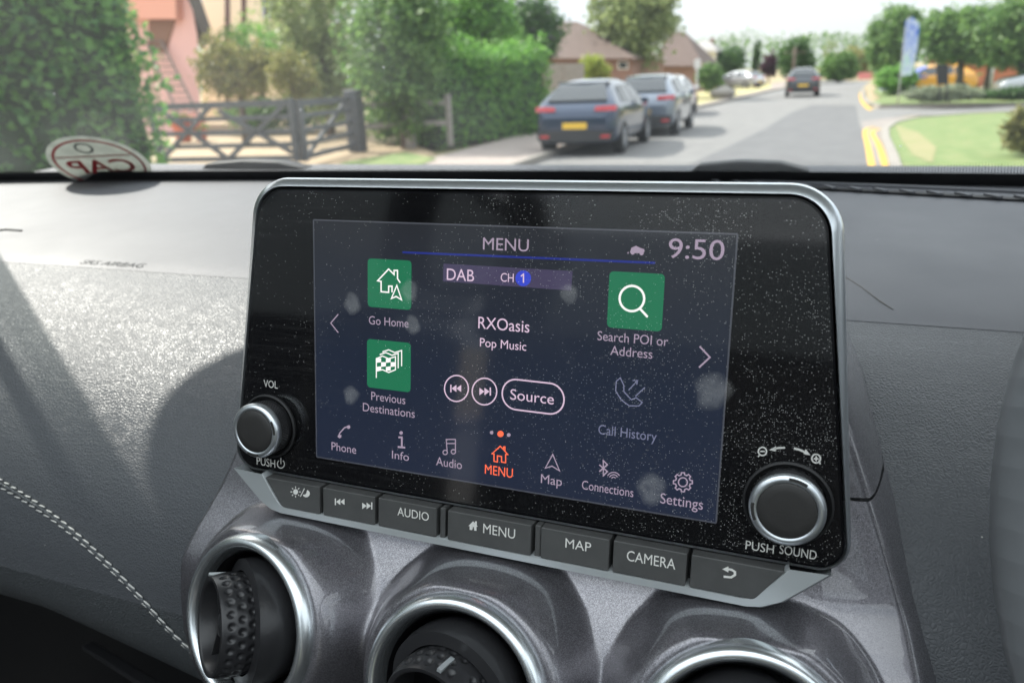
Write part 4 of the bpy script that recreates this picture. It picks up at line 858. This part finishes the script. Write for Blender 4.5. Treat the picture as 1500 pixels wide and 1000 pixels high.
# ---- pink house, ladder, planters
def wallpoly(mb, pix, Y, t=.25, mi=0, skew=0):
    q = [Wp(x, y, Y) for x, y in pix]; n = len(q); mb.add(q+[p+Vector((skew*t, t, 0)) for p in q], [tuple(range(n)), tuple(range(2*n-1, n-1, -1))]+[(k, n+k, n+(k+1) % n, (k+1) % n) for k in range(n)], mi)
pinkw = plain('pink_render', (.78, .46, .43), .85, vary=.06, vscale=.8); YP = 24
b0 = Wp(294, 190, YP)
ph = thing('pink_house', 'pink rendered house with a dark sloping bargeboard behind the black gate', 'house', (b0.x, YP, 0))
def wchild(mb, name, mat, par, **k): return child_world(mb.build(name, mat, None, **k), par)
mb = MB(); wallpoly(mb, ((60, -90), (262, -90), (289, 52), (295, 196), (60, 200)), YP, 6, skew=-.95); wchild(mb, 'wall', pinkw, ph)
mb = MB(); wallpoly(mb, ((150, -90), (254, -90), (258, 28), (150, 28)), YP-.35, .34); wchild(mb, 'upper_bay', plain('salmon_render', (.76, .36, .27), .85), ph)
mb = MB(); wallpoly(mb, ((265, -30), (284, -30), (310, 44), (306, 54), (295, 46)), YP-.5, 6.6, skew=-.95); wchild(mb, 'bargeboard', plain('dark_bargeboard', (.07, .06, .055), .8), ph)
mb = MB(); wallpoly(mb, ((218, 30), (256, 30), (242, 76), (218, 76)), YP-.06, .05); wchild(mb, 'window', plain('brown_patch', (.22, .11, .07), .8), ph)  # flat brown tapered panel below the upper bay
lad = thing('ladder', 'thin wooden ladder leaning against the pink house wall', 'ladder', Wp(285, 190, YP-1.3)); steel = plain('weathered_ladder', (.20, .16, .14), .7)
for a, b in (((236, 60), (303, 192)), ((213, 60), (272, 192))): mb = MB(); mb.bar(Wp(*a, YP-.1), Wp(*b, YP-1.3), .07); wchild(mb, 'rail', steel, lad)
mb = MB()
for k in range(14):
    f = k/14; mb.bar(Wp(236+67*f, 60+132*f, YP-.1-1.2*f), Wp(213+59*f, 60+132*f, YP-.1-1.2*f), .04)
wchild(mb, 'rungs', steel, lad)
terr = plain('terracotta', (.55, .16, .09), .8)
for (px, py, w, lab) in ((292, 180, 22, 'red terracotta pot of red flowers behind the gate, the one nearer the shrub'), (268, 195, 34, 'wide terracotta pot of pale flowers behind the gate, beside the hedge')):
    Y = 19.5; c = Wp(px, py, Y); s = w*Y/FPX*1.1
    e = thing('flower_pot', lab, 'planter', (c.x, Y, 0)); mb = MB(); mb.lathe([(s*.32, 0), (s*.45, s*.7), (s*.5, s*.72), (s*.5, s*.82), (s*.42, s*.8)], 24); mb.build('pot', terr, e, smooth=True, sharp=40)
    P = clumps(160, (0, 0, s*1.0), (s*.55, s*.55, s*.35), rng); link('leaves', leaf_mesh('leaves', P, s*.16, rng), LM['bright'], e, False); P = clumps(70, (0, 0, s*1.05), (s*.5, s*.5, s*.3), rng, per=70, spread=.5, shell=0)
    link('blossom', leaf_mesh('blossom', P, s*.16, rng), terr, e, False)
# ---- timbered house
YT = 34; e = thing('timbered_house', 'cream rendered house with dark timber beams, above the green shrubs', 'house', Wp(360, 150, YT))
mb = MB(); wallpoly(mb, ((296, -80), (478, -80), (478, 190), (296, 190)), YT, 6, skew=-.6); wchild(mb, 'wall', plain('cream_render', (.80, .75, .54), .85), e)
mb = MB()
for x in (332, 356, 430, 455): wallpoly(mb, ((x-3, -80), (x+3, -80), (x+4, 190), (x-2, 190)), YT-.06, .08)
wchild(mb, 'timber_beams', plain('dark_timber', (.10, .055, .05), .8), e)
mb = MB(); wallpoly(mb, ((384, -12), (415, -12), (416, 27), (385, 27)), YT-.05, .06); fr_ = wchild(mb, 'window', plain('blue_frame', (.30, .40, .52), .6), e)
mb = MB()
for x in (387, 397, 407): wallpoly(mb, ((x, -8), (x+6, -8), (x+6, 23), (x, 23)), YT-.08, .04)
child_world(mb.build('pane', plain('dark_pane', (.04, .06, .09), .1), None), fr_)

# ---- gates, posts, rails
timber = plain('black_gate_timber', (.085, .09, .10), .75, vary=.25, vscale=8); grey_wood = plain('grey_weathered_wood', (.30, .27, .25), .85, vary=.25, vscale=9)
def gate(label, A, B, h, cross):
    e = thing('field_gate', label, 'gate', ((A.x+B.x)/2, (A.y+B.y)/2, 0), group='black five bar gates across the drive'); mb = MB(); d = B-A
    for z, w in ((.16, .10), (.42, .09), (.68, .09), (.95, .09), (h, .13)): mb.bar(A+Vector((0, 0, z)), B+Vector((0, 0, z)), .05, w)
    wchild(mb, 'bars', timber, e)
    for f in (0, 1): mb = MB(); mb.bar(A+d*f+Vector((0, 0, .08)), A+d*f+Vector((0, 0, h+.08)), .11); wchild(mb, 'stile', timber, e)
    mb = MB()
    for a, b in cross: mb.bar(A+d*a[0]+Vector((0, -.05, .16+(h-.16)*a[1])), A+d*b[0]+Vector((0, -.05, .16+(h-.16)*b[1])), .05, .09)
    wchild(mb, 'braces', timber, e); return e
gA, gB, gC = flat(G(238, 246)), flat(G(437, 243)), flat(G(521, 222))
hg = Wp(437, 150, gB.y).z
gate('long black wooden field gate with crossed braces, between the hedge and the middle post', gA, gB, hg, (((.05, 1), (.52, 0)), ((.52, 0), (.98, 1)), ((.02, .0), (.45, 1)), ((.5, .9), (.98, .1))))
gate('short black wooden field gate angled back towards the dark post', gB+Vector((.12, .1, 0)), gC, hg*.98, (((.05, 0), (.95, 1)),))
def post(name, label, px, y0, y1, w, mat, cap=0):
    b = G(px, y1); t = Wp(px, y0, b.y); e = thing(name, label, 'post', flat(b)); mb = MB(); mb.box((0, 0, t.z/2), (w, w, t.z)); mb.build('shaft', mat, e, bevel=.015); mb = MB(); mb.prism([(-w*.55, -w*.55), (w*.55, -w*.55), (w*.55, w*.55), (-w*.55, w*.55)], t.z+.002, t.z+.03, top=[(-w*.3, -w*.3), (w*.3, -w*.3), (w*.3, w*.3), (-w*.3, w*.3)]); mb.build('cap', mat, e); return e
post('gate_post', 'thick dark gate post standing at the end of the short gate', 525, 133, 222, .33, timber)
fe = thing('rail_fence', 'low grey post and rail fence in front of the garden hedge', 'fence', flat(G(602, 218))); pa, pb, pc = flat(G(532, 221)), flat(G(603, 217)), flat(G(660, 214))
for p, w in ((pb, .2), (pc, .12)):
    mb = MB(); mb.box((p.x, p.y, .6), (w, w, 1.2)); wchild(mb, 'post', grey_wood, fe, bevel=.01)
for z in (.55, 1.02): mb = MB(); mb.bar(pa+Vector((0, 0, z)), pb+Vector((0, 0, z)), .05, .12); mb.bar(pb+Vector((0, .01, z)), pc+Vector((0, .01, z)), .05, .12); wchild(mb, 'rail', grey_wood, fe)

# ---- gardens on the left
plant('olive_shrub', 'rounded olive brown shrub right of the pink house wall', 'shrub', (290, 44, 402, 158), 19, 'olive', 2200, .10, depth=.8, accents=('yellow', 200))
plant('green_conifer', 'bright green feathery bush below the timbered house', 'shrub', (318, 20, 432, 130), 26, 'bright', 2200, .12)
plant('yellow_shrub', 'small yellowish shrub behind the short gate', 'shrub', (392, 62, 462, 160), 17.5, 'olive', 1300, .08, accents=('yellow', 260))
plant('garden_tree', 'pale green garden tree with a loose crown behind the short gate', 'tree', (395, -90, 545, 185), 21, 'willow', 3600, .15)
plant('garden_tree', 'dark green spreading tree directly behind the rail fence', 'tree', (505, -75, 662, 205), 17, 'mid', 4600, .13, shell=.3)
plant('garden_tree', 'bright leafy tree rising behind the clipped garden hedge', 'tree', (630, -40, 765, 120), 24, 'bright', 3600, .17)
plant('flowering_bush', 'tall bush with lilac flower spikes left of the brown roofed bungalow', 'shrub', (735, -10, 832, 100), 28, 'dark', 2400, .16, accents=('lilac', 240))
plant('low_shrub', 'low leafy shrub filling the gap between the rail fence posts', 'shrub', (535, 136, 665, 216), 18.6, 'mid', 1800, .11, trunk=False)
plant('white_flower_bush', 'little white flowering bush beside the dark gate post', 'shrub', (536, 142, 582, 200), 17.8, 'mid', 500, .07, trunk=False, accents=('grey', 120))
ha, hb = flat(G(652, 214)), flat(G(806, 192)); d = hb-ha
gh = thing('garden_hedge', 'long clipped green hedge running along the pavement to the parked cars', 'hedge', ha); ln_ = d.length; dn = d.normalized(); nn = Vector((-dn.y, dn.x, 0))
zt = Wp(720, 72, (ha.y+hb.y)/2).z
P = box_leaves(9000, (0, 0, 0), (ln_, 1.6, 1), rng, .08); P[:, 2] *= zt*(.93+.07*np.sin(P[:, 0]*1.7))
Q = np.stack([dn.x*P[:, 0]+nn.x*P[:, 1], dn.y*P[:, 0]+nn.y*P[:, 1], P[:, 2]], 1); link('foliage', leaf_mesh('foliage', Q, .12, rng), LM['bright'], gh, False)
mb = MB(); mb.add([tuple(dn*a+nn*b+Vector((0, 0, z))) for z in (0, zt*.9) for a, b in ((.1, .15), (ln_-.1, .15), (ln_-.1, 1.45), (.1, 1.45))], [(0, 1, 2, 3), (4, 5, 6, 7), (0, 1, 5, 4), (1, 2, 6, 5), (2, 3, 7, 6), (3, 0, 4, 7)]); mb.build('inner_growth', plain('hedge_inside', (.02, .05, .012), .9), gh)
YF = 31; e = thing('panel_fence', 'grey wooden panel fence between the hedge and the yellow bush', 'fence', Wp(825, 118, YF))
for x0_, x1_ in ((796, 825), (826, 855)):
    mb = MB(); wallpoly(mb, ((x0_, 93), (x1_, 93), (x1_, 150), (x0_, 150)), YF, .06); wchild(mb, 'panel', grey_wood, e)
plant('golden_bush', 'round golden green bush in front of the bungalow', 'shrub', (843, 78, 895, 125), 34, 'yellow', 1000, .14, trunk=False)
plant('garden_shrub', 'leafy green shrub behind the middle of the long gate', 'shrub', (330, 138, 425, 200), 22.5, 'mid', 1100, .11, trunk=False)
plant('garden_shrub', 'darker green shrub behind the short gate and the dark post', 'shrub', (412, 128, 535, 196), 23, 'dark', 1500, .12, trunk=False)
plant('garden_tree', 'dense dark tree behind the low shrub and the rail fence', 'tree', (560, -20, 690, 190), 23, 'dark', 2400, .16, shell=.2)
# ---- bungalow and other houses
brick = plain('red_brown_brick', (.26, .15, .115), .9, vary=.2, vscale=4); tilem = plain('brown_roof_tile', (.11, .075, .062), .85, vary=.25, vscale=5)
def house(name, label, wallpx, roofpx, ridgepx, Y, wallm, roofm, depth=8, win=(), chim=None):
    e = thing(name, label, 'house', Wp((wallpx[0]+wallpx[1])/2, 125, Y)); x0_, x1_, yt, yb = wallpx
    mb = MB(); wallpoly(mb, ((x0_, yt), (x1_, yt), (x1_, yb), (x0_, yb)), Y, depth); wchild(mb, 'wall', wallm, e)
    a, b = Wp(roofpx[0], roofpx[2], Y-.5), Wp(roofpx[1], roofpx[2], Y-.5); c, d_ = Wp(ridgepx[0], ridgepx[2], Y+depth/2), Wp(ridgepx[1], ridgepx[2], Y+depth/2); a2, b2 = a+Vector((0, depth+1, 0)), b+Vector((0, depth+1, 0))
    mb = MB(); mb.add([a, b, b2, a2, c, d_], [(0, 1, 5, 4), (1, 2, 5), (2, 3, 4, 5), (3, 0, 4), (3, 2, 1, 0)]); rf = wchild(mb, 'roof', roofm, e)
    if chim: mb = MB(); wallpoly(mb, chim, Y+depth/2-.3, .6); child_world(mb.build('chimney', brick, None), rf)
    for w in win:
        mb = MB(); wallpoly(mb, ((w[0], w[1]), (w[2], w[1]), (w[2], w[3]), (w[0], w[3])), Y-.05, .06); wd_ = wchild(mb, 'window', plain('white_frame', (.75, .75, .73), .5), e)
        mb = MB(); i = (w[2]-w[0])*.12; wallpoly(mb, ((w[0]+i, w[1]+i), (w[2]-i, w[1]+i), (w[2]-i, w[3]-i), (w[0]+i, w[3]-i)), Y-.08, .04); child_world(mb.build('pane', plain('dark_pane', (.03, .035, .04), .1), None), wd_)
    return e
house('bungalow', 'brown tiled brick bungalow behind the parked cars', (790, 925, 84, 150), (770, 932, 86), (800, 845, 32), 44, brick, tilem, 9, ((905, 90, 920, 102),))
house('brick_house', 'brick house with a steep brown roof left of the white house', (960, 1022, 94, 140), (950, 1032, 97), (985, 1002, 46), 62, brick, tilem, 9)
house('white_house', 'small white gabled house half hidden by trees', (1016, 1048, 72, 130), (1012, 1052, 76), (1026, 1040, 60), 82, plain('white_render', (.72, .68, .58), .8), plain('grey_tile', (.3, .28, .27), .8), 8, (), ((1040, 56), (1045, 56), (1045, 70), (1040, 70)))
plant('willow_tree', 'tall loose willow like tree right of the bungalow roof', 'tree', (858, -25, 1000, 112), 47, 'willow', 3200, .3, shell=.2)
plant('roadside_bush', 'green bush beside the signpost past the parked cars', 'shrub', (1018, 90, 1064, 136), 52, 'mid', 900, .22, trunk=False)
plant('far_tree', 'round green tree standing right of the white house', 'tree', (1040, 62, 1096, 118), 84, 'dark', 1500, .26)
plant('far_conifer', 'slim dark pointed conifer beyond the grass verge', 'tree', (1101, 56, 1115, 118), 88, 'dark', 700, .18)
plant('copper_beech', 'small purple leaved tree beside the pointed conifer', 'tree', (1112, 76, 1143, 116), 86, 'purple', 900, .22)
plant('far_tree', 'dark green round tree behind the telegraph pole', 'tree', (1137, 53, 1197, 122), 80, 'dark', 2000, .26)
plant('sparse_tree', 'thin sparse tree rising at the far end of the road', 'tree', (1202, 50, 1228, 108), 100, 'willow', 260, .18)
plant('roadside_tree', 'broad green bush where the road bends away', 'shrub', (1193, 76, 1262, 124), 84, 'mid', 2200, .26)
plant('roadside_tree', 'pale green tree behind the bend, left of the tall tree', 'tree', (1215, 66, 1290, 118), 100, 'olive', 2200, .28)
plant('tall_tree', 'tall dark green tree left of the advertising flag', 'tree', (1266, 2, 1354, 122), 62, 'mid', 4200, .27)
plant('spreading_tree', 'wide low spreading tree above the orange car on the right', 'tree', (1330, 4, 1500, 101), 38, 'mid', 4600, .22, shell=.2, depth=.7, lobes=6)
plant('spreading_tree', 'tree with a broad crown at the right edge above the silver car', 'tree', (1418, -15, 1600, 110), 36, 'mid', 4600, .22, shell=.2, depth=.7, lobes=6)
plant('spreading_tree', 'leafy tree behind the other two broad crowned trees on the right', 'tree', (1372, 2, 1545, 104), 47, 'mid', 3600, .28, shell=.2)
plant('round_bush', 'large round clipped bush behind the advertising flag', 'shrub', (1277, 93, 1352, 140), 44, 'bright', 1700, .17, trunk=False)
plant('lavender_hedge', 'low greyish hedge in front of the orange car', 'hedge', (1318, 124, 1440, 149), 32, 'grey', 2400, .11, trunk=False, depth=.35)
plant('low_dark_hedge', 'low dark green hedge under the spreading tree', 'hedge', (1425, 127, 1570, 147), 32.5, 'dark', 1600, .11, trunk=False, depth=.3)
plant('trimmed_hedge', 'trimmed olive green hedge at the right edge of the grass', 'hedge', (1460, 146, 1620, 246), 15.0, 'olive', 3600, .075, trunk=False, depth=.6)
# distant woodland closing the view
P = np.concatenate([clumps(1300, (x, 150+rng.uniform(-8, 8), 3.5), (9, 6, rng.uniform(3.5, 5.5)), rng) for x in np.arange(-190, 110, 11)]); P = P[P[:, 2] > 0]
wd_ob = link('distant_woodland', leaf_mesh('distant_woodland', P, .5, rng), LM['mid'], None, False); wd_ob['kind'] = 'stuff'
# orange brick building on the right
house('orange_brick_building', 'low orange brick building behind the spreading trees on the right', (1385, 1640, 84, 150), (1375, 1660, 88), (1400, 1640, 55), 56, plain('orange_brick', (.50, .18, .09), .85, vary=.15, vscale=3), tilem, 10)

# ---- street furniture
metal = plain('grey_pole', (.42, .43, .43), .5)
def pole(name, label, cat, px, y0, Y, r, plate=None):
    t = Wp(px, y0, Y); e = thing(name, label, cat, (t.x, Y, 0)); mb = MB(); mb.tube([(0, 0, -.05), (0, 0, t.z)], r, 10); mb.build('pole', metal if r < .08 else bark, e, smooth=True)
    if plate: mb = MB(); mb.box((0, -.05, t.z-.25), (plate, .02, .42)); mb.build('plate', plain('sign_back', (.55, .56, .56), .5), e)
    elif r >= .08:
        mb = MB(); mb.bar((-.9, 0, t.z-.4), (.9, 0, t.z-.4), .09); mb.build('crossarm', bark, e)
    return e
pole('signpost', 'slim grey signpost on the verge past the parked cars', 'signpost', 1022, 86, 40, .04, .3)
pole('telegraph_pole', 'wooden telegraph pole in front of the far dark tree', 'pole', 1165, 70, 76, .14)
pole('lamp_post', 'slender pale lamp post in front of the right hand trees', 'lamp post', 1461, 62, 44, .06, .16)
# feather flag
fb = Wp(1325, 112, 34); fl_ = thing('feather_flag', 'tall blue and white feather flag leaning beside the round bush', 'flag', (fb.x, 34, 0))
pts = [(1337, 25), (1347, 35), (1344, 70), (1336, 110), (1320, 112), (1322, 70), (1327, 30)]
def flag_mat():
    mt, t, p, ln = nodes('flag_cloth'); sx = nd(t, 'SeparateXYZ'); ln(coords(t, kind='Generated'), sx.inputs[0]); n = nd(t, 'TexNoise', Scale=5.0, Detail=1.0); ln(coords(t, kind='Generated'), n.inputs[0])
    a = nd(t, 'MapRange', **{'From Min': .4, 'From Max': .62, 'To Min': -.25, 'To Max': .25}); ln(n.outputs[0], a.inputs['Value']); s_ = nd(t, 'Math', operation='ADD'); ln(sx.outputs[2], s_.inputs[0]); ln(a.outputs[0], s_.inputs[1])
    r = nd(t, 'ValToRGB'); e = r.color_ramp.elements; e[0].color = (.45, .62, .60, 1); e[0].position = .1; e[1].color = (.06, .15, .62, 1); e[1].position = .9; k = e.new(.28); k.color = (.62, .68, .72, 1); k = e.new(.5); k.color = (.12, .22, .62, 1); k = e.new(.68); k.color = (.55, .62, .75, 1)
    ln(s_.outputs[0], r.inputs[0]); ln(r.outputs[0], p.inputs['Base Color']); p.inputs['Roughness'].default_value = .8; return mt
mb = MB(); wallpoly(mb, pts, 34, .012); wchild(mb, 'sail', flag_mat(), fl_)
mb = MB(); mb.tube([(fb.x-.12, 34, 0), Wp(1320, 100, 34), Wp(1326, 50, 34), Wp(1333, 24, 34)], [.03, .025, .02, .012], 8); wchild(mb, 'mast', metal, fl_, smooth=True)
fs = thing('site_board', 'red and white board low in the distance at the road bend', 'sign', Wp(1270, 112, 95)); mb = MB(); wallpoly(mb, ((1257, 107), (1283, 106), (1283, 116), (1257, 117)), 95, .1); wchild(mb, 'board', plain('pink_red_board', (.62, .22, .22), .7), fs)
mb = MB()
for x in (1259, 1281): mb.bar(Wp(x, 108, 95.2), Wp(x, 121, 95.2), .15)
wchild(mb, 'legs', metal, fs)
bn = thing('black_board', 'upright black board standing in front of the orange car', 'sign', Wp(1381, 118, 31.4)); mb = MB(); wallpoly(mb, ((1371, 95), (1390, 95), (1389, 124), (1373, 124)), 31.4, .12); wchild(mb, 'panel', M['dark'], bn)
mb = MB(); wallpoly(mb, ((1375, 122), (1377, 122), (1377, 150), (1375, 150)), 31.45, .05); wallpoly(mb, ((1386, 122), (1388, 122), (1388, 150), (1386, 150)), 31.45, .05); wchild(mb, 'legs', M['dark'], bn)
def boulder(px, py, Y, s, lab):
    c = Wp(px, py, Y); e = bpy.data.meshes.new('boulder'); b = bmesh.new(); bmesh.ops.create_icosphere(b, subdivisions=3, radius=s)
    for v in b.verts: v.co *= 1+.16*math.sin(v.co.x*5+1)*math.cos(v.co.y*4)+.1*math.sin(v.co.z*7); v.co.z *= .6
    b.to_mesh(e); b.free(); ob = link('boulder', e, concrete); ob.location = (c.x, Y, s*.25); tag(ob, lab, 'boulder')
boulder(1059, 132, 46, .75, 'grey boulder on the dry verge beyond the signpost')

# ---- vehicles
rub = plain('tyre_rubber', (.02, .02, .021), .85); alloy = plain('alloy_rim', (.45, .46, .48), .35, metal=.9); cglass = plain('car_glass', (.02, .025, .03), .06, spec=.9); tlm = plain('tail_lens', (.5, .02, .03), .2, coat=1); plate = plain('yellow_plate', (.75, .47, .05), .5); orangem = plain('side_marker', (.7, .2, .04), .4)
def car(label, x, y, head, paintm, Ls=1, Ws=1, Hs=1, front=False, grp=None, detail=True, second=None):
    root = thing('parked_car' if grp else 'moving_car', label, 'car', (x, y, -.114), (0, 0, head), grp)
    K = [(0.0, .38, .72, .74, .68), (.05, .27, .88, .90, .81), (.14, .22, .95, 1.00, .87), (.40, .21, .965, 1.17, .89), (.68, .20, .965, 1.345, .895), (1.05, .2, .96, 1.44, .90), (1.75, .2, .945, 1.47, .90), (2.35, .2, .935, 1.425, .90), (2.75, .2, .93, 1.27, .90), (3.25, .21, .92, 1.02, .89), (3.75, .22, .88, .94, .87), (4.1, .24, .78, .84, .82), (4.25, .3, .66, .68, .72)]
    ys = [k[0] for k in K]
    def at(yy):
        for a, b in zip(K[:-1], K[1:]):
            if a[0] <= yy <= b[0]: f = (yy-a[0])/(b[0]-a[0]); return [p+(q-p)*f for p, q in zip(a, b)]
        return list(K[-1])
    def sect(k):
        yy, zl, zb, zt, w = k; g = max(0, min(1, (zt-zb)/.45)); wr = w*(1-.35*g); zr = zb+(zt-zb)*.88
        half = [(w*.55, zl), (w*.93, zl+.02), (w*.985, zl+.16), (w, (zl+zb)/2), (w*.985, zb-.06), (w*.955, zb), (wr, zr), (wr*.82, zt-.01*g), (wr*.4, zt)]
        return half, yy
    rows = []
    for k in K:
        half, yy = sect(k); r = [(-a, yy, z) for a, z in half]+[(a, yy, z) for a, z in half[::-1]]; rows.append([(a*Ws, b*Ls, c*Hs) for a, b, c in r])
    mb = MB(); mb.grid(rows, closed=True); n = len(rows[0]); mb.add(rows[0], [tuple(range(n))]); mb.add(rows[-1], [tuple(range(n))])
    ob = mb.build('body', paintm if second is None else [paintm, second], root, smooth=True, sub=1)
    if second is not None:
        for p in ob.data.polygons:
            if p.center.y > 2.9*Ls or (p.center.y > 2.3*Ls and p.center.z > .9): p.material_index = 1
    def sc(p): return (p[0]*Ws, p[1]*Ls, p[2]*Hs)
    def panel(quads, name, mat, t=.02, smooth=False):
        mb = MB(); mb.grid([[sc(p) for p in r] for r in quads]); o_ = mb.build(name, mat, root, smooth=smooth); md = o_.modifiers.new('solid', 'SOLIDIFY'); md.thickness = t; md.offset = 0; return o_
    def hatch(f, u):                            # point on the sloping rear glass
        yy = .16+f*(.80-.16); k = at(yy); half, _ = sect(k); return (half[7][0]*u*1.02, yy-.03, k[3]+.015)
    panel([[hatch(f, u) for u in (-.95, -.5, 0, .5, .95)] for f in (.08, .35, .65, .95)], 'rear_window', cglass)
    for s in (-1, 1):
        for ya, yb in ((.80, 1.10), (1.17, 1.87), (1.94, 2.72)):
            rows = []
            for f in (.10, .45, .84):
                r = []
                for i in range(5):
                    yy = ya+(yb-ya)*i/4
                    if f > .5 and ya < .9: yy = max(yy, .98)
                    if f > .5 and yb > 2.6: yy = min(yy, 2.5)
                    half, _ = sect(at(yy)); p, q = half[5], half[6]; r.append((s*(p[0]+(q[0]-p[0])*f+.012), yy, p[1]+(q[1]-p[1])*f))
                rows.append(r)
            panel(rows, 'side_window', cglass, .015)
        panel([[(s*.855, .10, .86), (s*.60, .00+.04, .86), (s*.42, .035, .865)], [(s*.87, .13, .955), (s*.62, .06, .955), (s*.44, .055, .945)]], 'tail_light', tlm, .05)
        panel([[(s*.74, -.005, .36), (s*.55, -.012, .36)], [(s*.76, .0, .41), (s*.57, -.01, .41)]], 'rear_reflector', tlm, .02)
        mb = MB(); mb.box(sc((s*.99, 2.45, .98)), (.17*Ws, .10, .12*Hs)); mb.build('mirror', paintm, root, bevel=.03)
        for yy in (.78, 3.42):
            e = bpy.data.objects.new('wheel', None); COL.objects.link(e); e.parent = root; e.location = (s*.80*Ws, yy*Ls, .32*Hs); e.rotation_euler = (0, s*math.pi/2, 0)
            R = .33*Hs; mb = MB(); mb.lathe([(R*.62, .10), (R*.9, .105), (R, .08), (R, -.10), (R*.85, -.12), (.001, -.12)], 32); mb.build('tyre', rub, e, smooth=True, sharp=50)
            mb = MB(); mb.lathe([(R*.63, .09), (R*.58, .10), (R*.55, .03), (.001, .02)], 32)
            for k in range(5):
                a = 2*math.pi*k/5; mb.bar((0, 0, .08), (R*.58*math.cos(a), R*.58*math.sin(a), .085), .05, .02)
            mb.build('rim', alloy, e)
    panel([[(-.26, -.012, .53), (.26, -.012, .53)], [(-.26, -.004, .65), (.26, -.004, .65)]], 'number_plate', plate, .02)
    panel([[(-.8, .0, .30), (.0, -.02, .27), (.8, .0, .30)], [(-.83, .012, .50), (0, -.008, .50), (.83, .012, .50)]], 'lower_bumper', plain('bumper_plastic', (.03, .03, .032), .6), .03)
    mb = MB(); mb.grid([[sc((u*.56, .86+.05*abs(u), 1.415)) for u in (-1, -.5, 0, .5, 1)], [sc((u*.56, .68+.05*abs(u), 1.40)) for u in (-1, -.5, 0, .5, 1)]]); o_ = mb.build('roof_spoiler', paintm, root); md = o_.modifiers.new('s', 'SOLIDIFY'); md.thickness = .035
    return root
def cpaint(name, c, metal=.5): return plain(name, c, .3, metal=metal, coat=1, coat_r=.04)
PG = 'cars parked along the left kerb'
c1 = Wp(842, 222, 15.9); w1 = 1.0
navy = cpaint('dark_blue_paint', (.026, .044, .085))
car('dark blue hatchback with a yellow number plate, nearest of the kerbside cars', c1.x, 15.9, rad(1.5), navy, Hs=1.05, grp=PG)
c2 = Wp(935, 198, 20.6)
car('grey hatchback with a white roof parked just ahead of the dark blue one', c2.x, 20.8, rad(1.5), cpaint('grey_white_paint', (.17, .20, .25)), Hs=1.08, grp=PG)
c3 = Wp(968, 170, 30)
car('white car with red stripes at the head of the parked row', c3.x, 30, rad(2), cpaint('white_paint', (.7, .7, .7), 0), Hs=1.02, grp=PG, second=cpaint('red_paint', (.6, .05, .04), 0))
c4 = Wp(1175.5, 137, 47)
car('dark grey estate driving away in the middle of the road', c4.x, 47, rad(3), cpaint('charcoal_paint', (.06, .065, .075)), Hs=1.05)
c5 = Wp(1113, 126, 68)
car('pale car parked far off on the left verge', c5.x, 68, rad(60), cpaint('silver_paint', (.5, .52, .55)), grp='far parked cars')
c6 = Wp(1426, 133, 45)
car('orange car with a blue front parked behind the low grey hedge', c6.x, 45, rad(94), cpaint('orange_paint', (.75, .34, .03), 0), grp='cars parked off the right side', second=cpaint('blue_paint', (.12, .16, .5), 0), Ls=.98)
c7 = Wp(1510, 140, 35)
car('silver car at the right edge beneath the broad crowned tree', c7.x+3.2, 36, rad(92), cpaint('silver_paint', (.5, .52, .55)), grp='cars parked off the right side')

# tree added out of view: its crown shades the right half of the dashboard
q = Vector((.14, .47, Z(-.12))); up_ = Vector((1, 0, 0))-SV*SV.x; up_.normalize()
tcn = q+SV*7.5+up_*1.88
big = thing('added_shade_tree', 'unseen tree added beyond the left of the view to shade the dashboard', 'tree', (tcn.x, tcn.y, 0))
P = clumps(26000, (0, 0, tcn.z), (2.3, 2.6, 2.3), rng, per=26, spread=.10, shell=.05)
dd = (P-np.array([0, 0, tcn.z])); sv_ = np.array(SV); ra = np.linalg.norm(dd-np.outer(dd@sv_, sv_), axis=1); P = P[ra < 2.12]
link('crown', leaf_mesh('crown', P, .2, rng), LM['mid'], big, False)
mb = MB(); mb.tube([(-.2, -2.6, -.1), (-.2, -2.4, 2), (-.1, -1.2, tcn.z-1.6), (.1, 0, tcn.z+1)], [.22, .17, .14, .05], 10); mb.build('trunk', bark, big, smooth=True)
